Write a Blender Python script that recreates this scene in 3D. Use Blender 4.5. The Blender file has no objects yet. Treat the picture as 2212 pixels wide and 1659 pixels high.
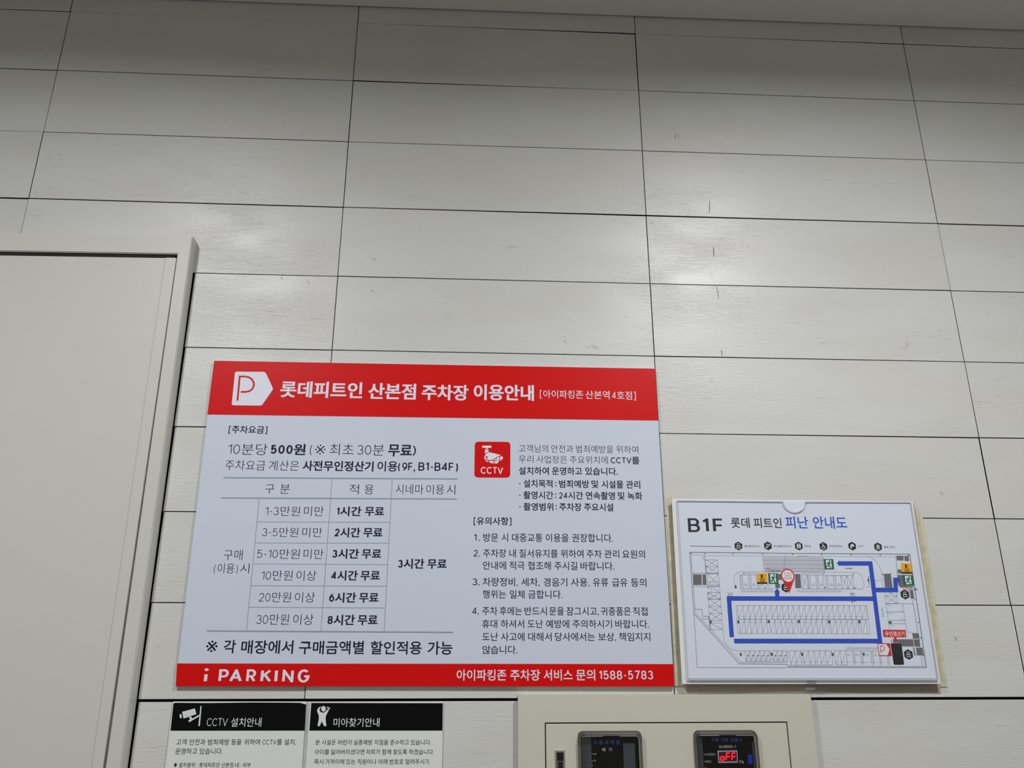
import bpy, bmesh, math, random
from mathutils import Matrix, Vector
from mathutils.geometry import tessellate_polygon

# ------------------------------------------------------------------ camera, world, lights, exposure
scene = bpy.context.scene
C = scene.collection
cam_data = bpy.data.cameras.new('camera')
cam_data.sensor_fit = 'HORIZONTAL'
cam_data.sensor_width = 36.0
cam_data.lens = 36.0 * 1663.307 / 2212.0
cam_data.clip_start = 0.05
camera = bpy.data.objects.new('camera', cam_data)
C.objects.link(camera)
RT, UP, BK = (0.998719, -0.050587, 0.001256), (-0.016853, -0.309097, 0.950881), (-0.047714, -0.949685, -0.309554)
camera.matrix_world = Matrix(((RT[0], UP[0], BK[0], 0.265238), (RT[1], UP[1], BK[1], -1.347769), (RT[2], UP[2], BK[2], 1.390536), (0, 0, 0, 1)))
scene.camera = camera

world = bpy.data.worlds.new('world')
scene.world = world
world.use_nodes = True
world.node_tree.nodes['Background'].inputs[0].default_value = (0.9, 0.95, 1.0, 1)
world.node_tree.nodes['Background'].inputs[1].default_value = 0.02

scene.view_settings.view_transform = 'Standard'
scene.view_settings.look = 'None'
scene.view_settings.gamma = 1.0
scene.view_settings.use_curve_mapping = False
scene.view_settings.exposure = -0.1

CEIL = 2.684
def downlight(x, y, power, size=0.17):
    d = bpy.data.lights.new('downlight', 'AREA')
    d.spread = math.radians(168); d.shape = 'DISK'; d.size = size; d.energy = power
    d.color = (0.985, 0.99, 1.0)
    o = bpy.data.objects.new('downlight', d)
    o.location = (x, y, CEIL - 0.012)
    C.objects.link(o)
for lx, ly, pw in ((-0.58, -1.22, 22.5), (1.02, -1.12, 23.5), (-0.6, -3.0, 3.5), (1.0, -3.0, 3.5)):  # the rear pair is unseen, added as weak fill
    downlight(lx, ly, pw)

# ------------------------------------------------------------------ materials
def lin(c):
    return tuple(((v / 255) / 12.92 if v / 255 <= 0.04045 else ((v / 255 + 0.055) / 1.055) ** 2.4) for v in c) + (1,)
MAT = {}
def mat(name, rgb, rough=0.5, spec=0.5, metallic=0.0, mottled=0.0, mscale=40.0, bump=0.0, bscale=400.0, emit=0.0):
    m = bpy.data.materials.new(name); m.use_nodes = True
    nt = m.node_tree; b = nt.nodes['Principled BSDF']
    b.inputs['Base Color'].default_value = lin(rgb)
    b.inputs['Roughness'].default_value = rough
    b.inputs['Specular IOR Level'].default_value = spec
    b.inputs['Metallic'].default_value = metallic
    if emit:
        b.inputs['Emission Color'].default_value = lin(rgb); b.inputs['Emission Strength'].default_value = emit
    if mottled or bump:
        tc = nt.nodes.new('ShaderNodeTexCoord')
        n = nt.nodes.new('ShaderNodeTexNoise'); n.inputs['Scale'].default_value = mscale; n.inputs['Detail'].default_value = 5
        nt.links.new(tc.outputs['Object'], n.inputs['Vector'])
        if mottled:
            r = nt.nodes.new('ShaderNodeMapRange'); r.inputs['From Min'].default_value = 0.3; r.inputs['From Max'].default_value = 0.7
            r.inputs['To Min'].default_value = 1 - mottled; r.inputs['To Max'].default_value = 1 + mottled
            h = nt.nodes.new('ShaderNodeHueSaturation'); h.inputs['Color'].default_value = lin(rgb)
            nt.links.new(n.outputs['Fac'], r.inputs['Value']); nt.links.new(r.outputs['Result'], h.inputs['Value'])
            nt.links.new(h.outputs['Color'], b.inputs['Base Color'])
        if bump:
            n2 = nt.nodes.new('ShaderNodeTexNoise'); n2.inputs['Scale'].default_value = bscale; n2.inputs['Detail'].default_value = 2
            nt.links.new(tc.outputs['Object'], n2.inputs['Vector'])
            bp = nt.nodes.new('ShaderNodeBump'); bp.inputs['Strength'].default_value = bump; bp.inputs['Distance'].default_value = 0.001
            nt.links.new(n2.outputs['Fac'], bp.inputs['Height']); nt.links.new(bp.outputs['Normal'], b.inputs['Normal'])
    MAT[name] = m
    return m

def clear_plastic(name, tint, gloss=0.05, rough=0.1, haze=0.0, haze_rgb=(200, 200, 200)):
    # a thin clear or smoked sheet: tinted transmission plus a surface reflection
    m = bpy.data.materials.new(name); m.use_nodes = True
    nt = m.node_tree; nt.nodes.clear()
    out = nt.nodes.new('ShaderNodeOutputMaterial')
    tr = nt.nodes.new('ShaderNodeBsdfTransparent'); tr.inputs['Color'].default_value = (*tint, 1)
    gl = nt.nodes.new('ShaderNodeBsdfGlossy'); gl.inputs['Roughness'].default_value = rough
    df = nt.nodes.new('ShaderNodeBsdfDiffuse'); df.inputs['Color'].default_value = lin(haze_rgb)
    m1 = nt.nodes.new('ShaderNodeMixShader'); m1.inputs[0].default_value = haze
    m2 = nt.nodes.new('ShaderNodeMixShader'); m2.inputs[0].default_value = gloss
    nt.links.new(tr.outputs[0], m1.inputs[1]); nt.links.new(df.outputs[0], m1.inputs[2])
    nt.links.new(m1.outputs[0], m2.inputs[1]); nt.links.new(gl.outputs[0], m2.inputs[2])
    nt.links.new(m2.outputs[0], out.inputs['Surface'])
    MAT[name] = m
    return m

def plank_material():
    m = bpy.data.materials.new('whitewashed_wood'); m.use_nodes = True
    nt = m.node_tree; L = nt.links; b = nt.nodes['Principled BSDF']
    N = nt.nodes.new
    tc = N('ShaderNodeTexCoord'); geo = N('ShaderNodeNewGeometry')
    sc = N('ShaderNodeVectorMath'); sc.operation = 'SCALE'; sc.inputs['Scale'].default_value = 37.0
    comb = N('ShaderNodeCombineXYZ')
    for k in range(3): L.new(geo.outputs['Random Per Island'], comb.inputs[k])
    L.new(comb.outputs[0], sc.inputs[0])
    add = N('ShaderNodeVectorMath'); L.new(tc.outputs['Object'], add.inputs[0]); L.new(sc.outputs[0], add.inputs[1])
    def mapped(sx, sz):
        mp = N('ShaderNodeMapping'); mp.inputs['Scale'].default_value = (sx, 1.0, sz); L.new(add.outputs[0], mp.inputs['Vector']); return mp
    def noise(sx, sz, detail, rough=0.5, dist=0.0):
        n = N('ShaderNodeTexNoise'); n.inputs['Scale'].default_value = 1.0; n.inputs['Detail'].default_value = detail
        n.inputs['Roughness'].default_value = rough; n.inputs['Distortion'].default_value = dist
        L.new(mapped(sx, sz).outputs[0], n.inputs['Vector']); return n.outputs['Fac']
    def rng(v, a, c, d, e):
        r = N('ShaderNodeMapRange'); r.inputs['From Min'].default_value = a; r.inputs['From Max'].default_value = c
        r.inputs['To Min'].default_value = d; r.inputs['To Max'].default_value = e; L.new(v, r.inputs['Value']); return r.outputs['Result']
    def math_(op, a, c):
        r = N('ShaderNodeMath'); r.operation = op
        for k, v in enumerate((a, c)):
            if isinstance(v, (int, float)): r.inputs[k].default_value = v
            else: L.new(v, r.inputs[k])
        return r.outputs[0]
    streak = rng(noise(22, 330, 3, 0.55, 0.6), 0.60, 0.78, 0.0, 1.0)       # short dark grain lines
    patch = rng(noise(5, 16, 2), 0.50, 0.72, 0.0, 1.0)                      # where the grain shows through
    knot = math_('MULTIPLY', rng(noise(24, 42, 2, 0.5, 1.2), 0.68, 0.80, 0.0, 1.0), rng(noise(2.5, 6, 1), 0.5, 0.65, 0.0, 1.0))
    tone = noise(2.2, 9, 3)
    warm = rng(noise(4, 12, 2), 0.42, 0.62, 0.0, 1.0)
    mx = N('ShaderNodeMix'); mx.data_type = 'RGBA'; mx.inputs[6].default_value = lin(PLANK_A); mx.inputs[7].default_value = lin(PLANK_B); L.new(warm, mx.inputs[0])
    hs = N('ShaderNodeHueSaturation')
    val = math_('ADD', rng(tone, 0.3, 0.7, 0.975, 1.025), rng(geo.outputs['Random Per Island'], 0, 1, -0.015, 0.015))
    L.new(mx.outputs[2], hs.inputs['Color']); L.new(val, hs.inputs['Value'])
    dk = N('ShaderNodeMix'); dk.data_type = 'RGBA'; dk.inputs[7].default_value = lin((128, 122, 114)); L.new(hs.outputs[0], dk.inputs[6])
    amount = math_('ADD', math_('MULTIPLY', streak, math_('ADD', math_('MULTIPLY', patch, 0.42), 0.06)), math_('MULTIPLY', knot, 0.35))
    L.new(math_('MINIMUM', amount, 0.6), dk.inputs[0])
    L.new(dk.outputs[2], b.inputs['Base Color'])
    b.inputs['Roughness'].default_value = 0.34
    b.inputs['Specular IOR Level'].default_value = 0.42
    h = math_('ADD', math_('MULTIPLY', noise(42, 380, 3, 0.55, 1.3), 1.0), math_('MULTIPLY', noise(420, 760, 2, 0.6), 0.6))
    amp = rng(noise(4, 9, 2), 0.38, 0.62, 0.3, 1.25)
    bp = N('ShaderNodeBump'); bp.inputs['Strength'].default_value = 0.46; bp.inputs['Distance'].default_value = 0.0011
    L.new(math_('MULTIPLY', h, amp), bp.inputs['Height']); L.new(bp.outputs['Normal'], b.inputs['Normal'])
    MAT['wood'] = m
PLANK_A, PLANK_B = (210, 211, 208), (208, 207, 203)
plank_material()

mat('scuff', (150, 148, 144), 0.6, 0.2)
mat('gap_black', (14, 12, 10), 0.9, 0.1)
mat('ceiling_white', (222, 224, 218), 0.8, 0.2, mottled=0.01, mscale=6)
mat('plaster', (200, 198, 190), 0.8, 0.2, mottled=0.02, mscale=5)
mat('floor_tile', (128, 126, 122), 0.4, 0.4, mottled=0.05, mscale=8)
mat('door_paint', (204, 203, 197), 0.42, 0.4, mottled=0.008, mscale=9, bump=0.05, bscale=900)
mat('door_gap', (104, 101, 90), 0.8, 0.2, mottled=0.2, mscale=60)
mat('door_dark', (44, 38, 32), 0.8, 0.2)
mat('sign_white', (205, 213, 229), 0.45, 0.45, mottled=0.006, mscale=5)
mat('sign_red', (214, 13, 15), 0.38, 0.17, mottled=0.015, mscale=900)
mat('white', (228, 229, 242), 0.45, 0.4)
mat('ink', (24, 28, 47), 0.5, 0.2)
mat('rule_grey', (142, 156, 172), 0.5, 0.4)
mat('charcoal', (48, 46, 58), 0.5, 0.3)
mat('plan_blue', (44, 92, 196), 0.5, 0.3)
mat('route_blue', (50, 84, 198), 0.5, 0.3, mottled=0.06, mscale=1500)
mat('plan_line', (112, 118, 130), 0.5, 0.3)
mat('plan_room', (112, 112, 118), 0.5, 0.3, mottled=0.12, mscale=900)
mat('plan_ramp', (196, 200, 212), 0.5, 0.3)
mat('plan_dark', (38, 38, 46), 0.5, 0.3)
mat('plan_pillar', (86, 88, 96), 0.5, 0.3)
mat('plan_paper', (222, 229, 243), 0.5, 0.3)
mat('plan_green', (22, 104, 76), 0.5, 0.3)
mat('plan_white', (228, 236, 240), 0.5, 0.3)
mat('plan_orange', (246, 178, 22), 0.5, 0.3)
mat('plan_red', (214, 40, 46), 0.5, 0.3)
mat('holder_back', (230, 232, 236), 0.25, 0.5)
mat('holder_edge', (186, 190, 201), 0.3, 0.5)
mat('glue', (208, 202, 174), 0.4, 0.4, mottled=0.16, mscale=70)
mat('tape_and_shadow', (172, 162, 148), 0.7, 0.2, mottled=0.10, mscale=160)
mat('foam_tape', (120, 110, 98), 0.8, 0.2, mottled=0.15, mscale=120)
mat('notice_black', (8, 8, 10), 0.5, 0.12)
mat('notice_paper', (224, 228, 225), 0.4, 0.45)
mat('notice_white', (222, 226, 228), 0.45, 0.4)
mat('notice_ink', (40, 40, 42), 0.5, 0.3)
mat('cabinet_paint', (204, 202, 187), 0.45, 0.4, mottled=0.012, mscale=14, bump=0.06, bscale=1200)
mat('unit_black', (10, 11, 14), 0.5, 0.12)
mat('unit_side', (84, 90, 95), 0.5, 0.4, mottled=0.08, mscale=300)
mat('unit_blue', (96, 116, 220), 0.5, 0.3)
mat('unit_grey', (212, 212, 216), 0.5, 0.3)
mat('unit_tag', (36, 60, 215), 0.5, 0.3)
mat('unit_ridge', (150, 148, 140), 0.3, 0.5)
mat('display_frame', (205, 190, 196), 0.5, 0.3)
mat('display_back', (70, 14, 22), 0.4, 0.5)
mat('led_red', (255, 24, 48), 0.4, 0.3, emit=1.6)
mat('chrome', (205, 205, 198), 0.22, 0.5, metallic=1.0)
mat('latch_black', (18, 19, 22), 0.35, 0.5)
clear_plastic('clear_acrylic', (0.995, 0.995, 0.995), 0.02, 0.2)
clear_plastic('smoked_plastic', (0.74, 0.74, 0.76), 0.03, 0.25, 0.012, (120, 116, 104))
clear_plastic('smoked_rim', (0.36, 0.35, 0.33), 0.08, 0.25, 0.08, (120, 114, 98))
clear_plastic('clear_tape', (0.85, 0.85, 0.86), 0.06, 0.2, 0.25, (190, 192, 198))

# ------------------------------------------------------------------ tables (millimetres on the wall: x to the right, z up)
SIGN_TEXT = [('title_lettering', 'white',
  [('롯데피트인', 0.03, -85.17, 61.37, 1810.7, 31.51), ('산본점', 0.03, 72.08, 158.05, 1809.89, 31.42), ('주차장', 0.03, 168.4, 253.25, 1809.39, 30.46),
   ('이용안내', 0.03, 262.77, 372.84, 1811.1, 31.07)]),
 ('subtitle_lettering', 'white',
  [('[아이파킹존', 0.003, 383.77, 463.4, 1809.56, 15.68), ('산본역', 0.003, 467.62, 512.17, 1809.48, 16.11), ('4호점]', 0.003, 516.21, 560.92, 1809.29, 16.14)]),
 ('fee_heading', 'ink', [('[주차요금]', 0.013, -168.13, -100.82, 1734.8, 14.09)]),
 ('fee_lettering', 'ink',
  [('10분당', -0.01, -165.12, -97.33, 1699.32, 20.81), ('500원', 0.025, -91.82, -31.19, 1699.91, 20.66), ('(※', -0.01, -23.42, 3.54, 1700.38, 21.13),
   ('최초', -0.01, 11.32, 52.71, 1700.82, 20.95), ('30분', -0.01, 59.31, 106.2, 1700.95, 21.2), ('무료', 0.025, 113.44, 155.14, 1700.99, 23.36),
   (')', -0.01, 156.15, 162.36, 1701.95, 21.26)]),
 ('payment_lettering', 'ink',
  [('주차요금', -0.01, -166.91, -98.15, 1670.74, 18.26), ('계산은', -0.01, -91.84, -39.92, 1670.92, 18.3), ('사전무인정산기', 0.025, -33.77, 89.31, 1671.2, 18.37),
   ('이용(9F,', 0.013, 96.09, 162.1, 1671.79, 18.44), ('B1-B4F)', 0.013, 167.87, 237.33, 1672.24, 18.91)]),
 ('table_heading', 'ink', [('구', -0.01, -94.47, -78.88, 1629.96, 17.34), ('분', -0.01, -68.86, -52.44, 1630.02, 17.77)]),
 ('table_heading', 'ink', [('적', -0.01, 50.17, 66.33, 1630.65, 17.44), ('용', -0.01, 76.06, 91.64, 1630.61, 17.66)]),
 ('table_heading', 'ink', [('시네마', -0.01, 130.16, 177.98, 1631.64, 17.51), ('이용', -0.01, 183.09, 214.32, 1631.7, 17.53), ('시', -0.01, 218.42, 233.56, 1631.78, 17.55)]),
 ('spending_lettering', 'ink', [('1-3만원', -0.01, -90.27, -31.61, 1591.62, 16.88), ('미만', -0.01, -24.76, 8.76, 1591.88, 16.91)]),
 ('spending_lettering', 'ink', [('3-5만원', -0.01, -91.73, -31.61, 1555.8, 16.38), ('미만', -0.01, -24.6, 8.86, 1555.99, 16.42)]),
 ('spending_lettering', 'ink', [('5-10만원', -0.01, -96.73, -25.89, 1519.62, 16.53), ('미만', -0.01, -19.37, 13.82, 1519.76, 16.57)]),
 ('spending_lettering', 'ink', [('10만원', -0.01, -86.07, -34.67, 1484.26, 16.68), ('이상', -0.01, -28.21, 4.68, 1484.28, 16.71)]),
 ('spending_lettering', 'ink', [('20만원', -0.01, -86.79, -34.12, 1449.18, 16.61), ('이상', -0.01, -27.72, 5.11, 1449.14, 16.64)]),
 ('spending_lettering', 'ink', [('30만원', -0.01, -86.79, -34.36, 1413.97, 17.14), ('이상', -0.01, -27.38, 5.38, 1413.87, 17.18)]),
 ('free_time_lettering', 'ink', [('1시간', 0.025, 30.87, 72.97, 1592.3, 16.73), ('무료', 0.025, 78.96, 111.86, 1592.69, 16.76)]),
 ('free_time_lettering', 'ink', [('2시간', 0.025, 29.04, 73.42, 1556.22, 16.89), ('무료', 0.025, 78.48, 111.11, 1556.55, 16.92)]),
 ('free_time_lettering', 'ink', [('3시간', 0.025, 28.78, 73.44, 1520.54, 16.61), ('무료', 0.025, 78.03, 110.81, 1520.8, 16.64)]),
 ('free_time_lettering', 'ink', [('4시간', 0.025, 28.8, 73.51, 1484.7, 16.54), ('무료', 0.025, 78.27, 110.56, 1484.9, 16.57)]),
 ('free_time_lettering', 'ink', [('6시간', 0.025, 28.64, 73.18, 1448.94, 16.67), ('무료', 0.025, 77.9, 110.12, 1449.1, 16.71)]),
 ('free_time_lettering', 'ink', [('8시간', 0.025, 28.72, 73.3, 1413.39, 16.8), ('무료', 0.025, 77.98, 110.57, 1413.48, 16.83)]),
 ('free_time_lettering', 'ink', [('3시간', 0.025, 139.84, 184.26, 1504.71, 16.76), ('무료', 0.025, 189.32, 222.03, 1504.74, 16.79)]),
 ('purchase_lettering', 'ink',
  [('구매', -0.01, -151.79, -120.67, 1517.66, 16.89), ('(이용)', -0.01, -165.21, -126.17, 1495.24, 16.29), ('시', -0.01, -122.11, -107.13, 1495.42, 16.31)]),
 ('discount_lettering', 'ink',
  [('※', 0.003, -162.96, -144.96, 1371.9, 18.33), ('각', 0.013, -134.99, -115.91, 1371.61, 20.54), ('매장에서', 0.013, -106.91, -23.6, 1370.95, 20.78),
   ('구매금액별', 0.013, -14.14, 90.8, 1370.3, 20.66), ('할인적용', 0.013, 101.37, 184.92, 1369.84, 20.53), ('가능', 0.013, 194.49, 235.32, 1369.58, 20.78)]),
 ('brand_lettering', 'white',
  [('i', 'brand', -161.3, -154.55, 1328.05, 20.86), ('P', 'brand', -137.7, -122.12, 1327.52, 19.12), ('A', 'brand', -120.45, -100.74, 1327.3, 19.13),
   ('R', 'brand', -93.96, -79.15, 1327.28, 19.15), ('K', 'brand', -71.31, -54.42, 1327.06, 19.17), ('I', 'brand', -49.26, -44.52, 1327.04, 19.18),
   ('N', 'brand', -36.86, -19.09, 1326.82, 19.19), ('G', 'brand', -12.48, 6.77, 1326.8, 19.99)]),
 ('contact_lettering', 'white',
  [('아이파킹존', 0.013, 243.09, 324.1, 1327.8, 17.05), ('주차장', 0.013, 330.49, 379.36, 1327.79, 17.1), ('서비스', 0.013, 385.04, 432.64, 1327.79, 17.14),
   ('문의', 0.013, 438.35, 470.06, 1327.78, 17.17), ('1588-5783', 0.013, 476.53, 566.04, 1327.78, 17.21)]),
 ('camera_notice_lettering', 'ink',
  [('고객님의', -0.01, 344.85, 397.42, 1707.2, 14.19), ('안전과', -0.01, 403.06, 442.64, 1707.33, 14.22), ('범죄예방을', -0.01, 447.91, 514.92, 1707.47, 14.24),
   ('위하여', -0.01, 520.59, 560.12, 1707.61, 14.28), ('우리', -0.01, 344.82, 370.97, 1687.69, 14.06), ('사업장은', -0.01, 376.57, 430.91, 1687.69, 14.08),
   ('주요위치에', -0.01, 436.15, 504.32, 1687.7, 14.11), ('CCTV를', 0.013, 509.57, 561.41, 1687.7, 14.14), ('설치하여', 0.013, 344.79, 398.19, 1666.73, 14.12),
   ('운영하고', 0.013, 403.78, 457.6, 1666.98, 14.15), ('있습니다.', 0.013, 463.21, 521.4, 1667.23, 14.18)]),
 ('camera_details_lettering', 'ink',
  [('·', 0.013, 345.86, 348.08, 1643.99, 13.96), ('설치목적', 0.013, 353.07, 404.37, 1644.0, 13.98), (':', 0.013, 409.19, 411.61, 1644.02, 13.99),
   ('범죄예방', 0.013, 416.06, 469.65, 1644.02, 14.01), ('및', 0.013, 473.74, 485.86, 1644.04, 14.03), ('시설물', 0.013, 491.45, 530.35, 1644.04, 14.04),
   ('관리', 0.013, 535.39, 560.7, 1644.05, 14.07), ('·', 0.013, 345.83, 348.04, 1623.42, 13.83), ('촬영시간', 0.013, 353.0, 405.54, 1623.48, 13.85),
   (':', 0.013, 408.86, 411.26, 1623.52, 13.86), ('24시간', 0.013, 415.14, 458.28, 1623.56, 13.88), ('연속촬영', 0.013, 462.9, 514.56, 1623.64, 13.9),
   ('및', 0.013, 519.95, 531.69, 1623.69, 13.92), ('녹화', 0.013, 536.9, 563.41, 1623.72, 13.93), ('·', 0.013, 345.79, 347.99, 1603.06, 13.71),
   ('촬영범위', 0.013, 352.93, 405.23, 1603.14, 13.72), (':', 0.013, 409.45, 411.85, 1603.22, 13.74), ('주차장', 0.013, 415.89, 454.95, 1603.28, 13.75),
   ('주요시설', 0.013, 459.56, 510.97, 1603.42, 13.77)]),
 ('rules_heading', 'ink', [('[유의사항]', 0.013, 266.55, 331.94, 1577.64, 13.65)]),
 ('rule_lettering', 'ink',
  [('1.', 0.003, 267.59, 277.76, 1549.52, 14.22), ('방문', 0.003, 283.52, 309.27, 1549.56, 14.23), ('시', 0.003, 315.04, 326.2, 1549.6, 14.25),
   ('대중교통', 0.003, 332.95, 385.65, 1549.67, 14.26), ('이용을', 0.003, 391.45, 430.99, 1549.76, 14.29), ('권장합니다.', 0.003, 436.81, 508.06, 1549.86, 14.32)]),
 ('rule_lettering', 'ink',
  [('2.', 0.003, 266.69, 278.13, 1523.03, 13.86), ('주차장', 0.003, 283.67, 323.03, 1523.0, 13.87), ('내', 0.003, 328.58, 339.69, 1522.98, 13.89),
   ('질서유지를', 0.003, 345.43, 411.72, 1522.95, 13.91), ('위하여', 0.003, 416.91, 456.08, 1522.9, 13.94), ('주차', 0.003, 461.48, 487.61, 1522.87, 13.96),
   ('관리', 0.003, 492.25, 518.04, 1522.85, 13.98), ('요원의', 0.003, 523.27, 562.74, 1522.82, 14.0), ('안내에', 0.003, 283.55, 322.91, 1502.54, 13.93),
   ('적극', 0.003, 328.63, 354.37, 1502.56, 13.95), ('협조해', 0.003, 360.29, 399.49, 1502.58, 13.96), ('주시길', 0.003, 405.61, 444.95, 1502.6, 13.99),
   ('바랍니다.', 0.003, 450.32, 508.5, 1502.63, 14.02)]),
 ('rule_lettering', 'ink',
  [('3.', 0.003, 266.36, 278.24, 1475.45, 13.92), ('차량정비,', 0.003, 283.52, 342.51, 1475.45, 13.94), ('세차,', 0.003, 348.77, 379.89, 1475.46, 13.97),
   ('경음기', 0.003, 386.73, 427.1, 1475.46, 13.98), ('사용,', 0.003, 433.39, 464.71, 1475.46, 14.01), ('유류', 0.003, 471.01, 497.25, 1475.46, 14.03),
   ('급유', 0.003, 503.95, 530.06, 1475.47, 14.04), ('등의', 0.003, 536.2, 562.75, 1475.47, 14.06), ('행위는', 0.003, 283.79, 323.08, 1455.22, 13.61),
   ('일체', 0.003, 329.3, 354.38, 1455.25, 13.64), ('금합니다.', 0.003, 360.42, 418.14, 1455.3, 13.66)]),
 ('rule_lettering', 'ink',
  [('4.', 0.003, 266.24, 277.61, 1428.38, 13.61), ('주차', 0.003, 283.58, 308.78, 1428.37, 13.62), ('후에는', 0.003, 312.52, 349.96, 1428.35, 13.64),
   ('반드시', 0.003, 354.09, 391.65, 1428.34, 13.66), ('문을', 0.003, 395.97, 420.45, 1428.32, 13.67), ('잠그시고,', 0.003, 424.59, 479.0, 1428.31, 13.7),
   ('귀중품은', 0.003, 482.78, 533.61, 1428.28, 13.73), ('직접', 0.003, 537.41, 562.14, 1428.27, 13.74), ('휴대', 0.003, 283.48, 308.37, 1407.66, 13.31),
   ('하셔서', 0.003, 314.51, 353.27, 1407.69, 13.32), ('도난', 0.003, 359.24, 384.84, 1407.72, 13.35), ('예방에', 0.003, 390.45, 428.86, 1407.74, 13.36),
   ('주의하시기', 0.003, 434.68, 500.92, 1407.78, 13.39), ('바랍니다.', 0.003, 506.58, 563.32, 1407.82, 13.43), ('도난', 0.003, 284.12, 310.0, 1387.28, 13.35),
   ('사고에', 0.003, 315.0, 353.94, 1387.3, 13.37), ('대해서', 0.003, 360.06, 399.13, 1387.32, 13.39), ('당사에서는', 0.003, 404.72, 471.43, 1387.36, 13.43),
   ('보상,', 0.003, 477.24, 506.69, 1387.38, 13.45), ('책임지지', 0.003, 511.95, 564.66, 1387.41, 13.47), ('않', 0.003, 284.39, 297.63, 1366.84, 13.22),
   ('습니다.', 0.003, 298.18, 341.85, 1366.84, 13.23)])]
SIGN_CCTV_TEXT = [('CCTV', 0.016, 277.61, 317.02, 1666.52, 12.34, 'caps')]
SIGN_BADGE = [(266.34, 1718.38), (329.94, 1718.79), (329.68, 1653.93), (266.4, 1653.55)]
SIGN_CAMERA = [[(279.62, 1711.2), (296.04, 1711.42), (296.08, 1707.4), (289.92, 1707.32), (289.94, 1705.48), (285.68, 1705.43), (285.66, 1707.26), (279.67, 1707.18)],
 [(284.47, 1703.98), (290.9, 1704.06), (291.11, 1700.06), (288.44, 1699.28), (286.22, 1697.88), (284.57, 1695.98)],
 [(292.63, 1699.34), (313.36, 1694.35), (308.62, 1692.46), (304.17, 1689.56), (299.18, 1685.91), (295.84, 1685.02), (291.94, 1685.25), (288.03, 1686.17),
  (283.56, 1686.68), (283.53, 1689.41), (284.6, 1693.13), (287.07, 1696.58), (289.56, 1698.5)],
 [(285.25, 1685.17), (289.16, 1684.25), (290.31, 1681.43), (287.8, 1682.19), (286.11, 1683.48)],
 [(291.12, 1683.54), (295.3, 1683.19), (298.92, 1684.2), (299.5, 1681.66), (300.92, 1678.56), (295.34, 1679.9), (292.82, 1681.01)],
 [(300.58, 1685.07), (301.97, 1686.23), (301.87, 1684.24), (303.11, 1682.72), (304.78, 1683.14), (306.16, 1685.14), (306.53, 1688.56), (306.3, 1689.7), (309.75, 1691.45),
  (310.32, 1689.75), (310.34, 1686.9), (309.25, 1682.91), (307.04, 1679.48), (304.82, 1678.6), (302.86, 1679.15), (301.17, 1681.11)],
 [(302.64, 1686.35), (305.3, 1688.83), (305.86, 1688.27), (305.43, 1685.7), (304.1, 1684.27), (302.99, 1684.65)],
 [(311.42, 1691.75), (314.78, 1692.08), (316.74, 1690.68), (316.75, 1689.26), (315.36, 1686.39), (311.75, 1683.79), (311.9, 1686.92)]]
SIGN_CAMERA_DOT = [(289.55, 1689.94), (289.01, 1688.42), (287.73, 1687.76), (286.44, 1688.39), (285.87, 1689.9), (286.4, 1691.42), (287.68, 1692.08), (288.98, 1691.45)]
SIGN_TAG = [(-165.76, 1842.5), (-117.68, 1842.95), (-114.8, 1841.43), (-112.35, 1837.88), (-99.08, 1813.14), (-98.41, 1810.49), (-99.4, 1807.81), (-113.85, 1781.61),
 (-115.32, 1779.84), (-117.73, 1779.15), (-164.96, 1779.04), (-167.32, 1779.87), (-168.18, 1782.04), (-169.01, 1839.75), (-167.98, 1841.79)]
SIGN_TAG_P = [[(-158.72, 1787.88), (-159.74, 1833.21), (-151.22, 1833.59), (-143.79, 1832.38), (-137.74, 1828.47), (-133.81, 1822.75), (-132.8, 1816.99), (-134.65, 1810.75),
  (-138.75, 1806.25), (-145.6, 1804.37), (-154.71, 1804.21)]]
SIGN_BANDS = [[(-208.67, 1862.74), (599.95, 1862.66), (600.06, 1762.36), (-208.58, 1761.31)], [(-205.81, 1345.94), (601.37, 1344.51), (600.06, 1309.8), (-203.54, 1311.56)]]
SIGN_RULES = [(-167.4, 1648.42, 236.81, 1650.65, 2.1), (-167.3, 1613.18, 236.6, 1615.3, 2.1), (-164.83, 1395.71, 235.99, 1394.05, 2.1), (-102.75, 1613.0, -101.27, 1396.0, 0.9),
 (18.96, 1649.06, 19.1, 1395.17, 0.9), (123.15, 1650.01, 122.23, 1394.71, 0.9), (-102.63, 1572.89, 122.38, 1574.08, 0.9), (-102.26, 1537.55, 121.97, 1538.44, 0.9),
 (-101.69, 1502.79, 122.23, 1502.97, 0.9), (-101.44, 1467.56, 121.67, 1467.44, 0.9), (-101.0, 1433.11, 121.75, 1432.52, 0.9)]
PLAN_TITLE = [('floor_lettering', 'charcoal',
  [('B', 0.016, 639.34, 660.45, 1572.35, 23.96, 'caps'), ('1', 0.016, 664.88, 676.01, 1572.3, 23.97, 'caps'), ('F', 0.016, 683.24, 700.3, 1572.3, 23.66, 'caps')]),
 ('name_lettering', 'charcoal', [('롯데', 0.014, 715.65, 749.0, 1577.14, 17.95), ('피트인', 0.014, 755.91, 806.01, 1577.1, 17.99)]),
 ('title_lettering', 'plan_blue', [('피난', 0.016, 813.09, 853.58, 1578.48, 21.43), ('안내도', 0.016, 862.07, 923.23, 1578.68, 21.59)])]
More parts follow.
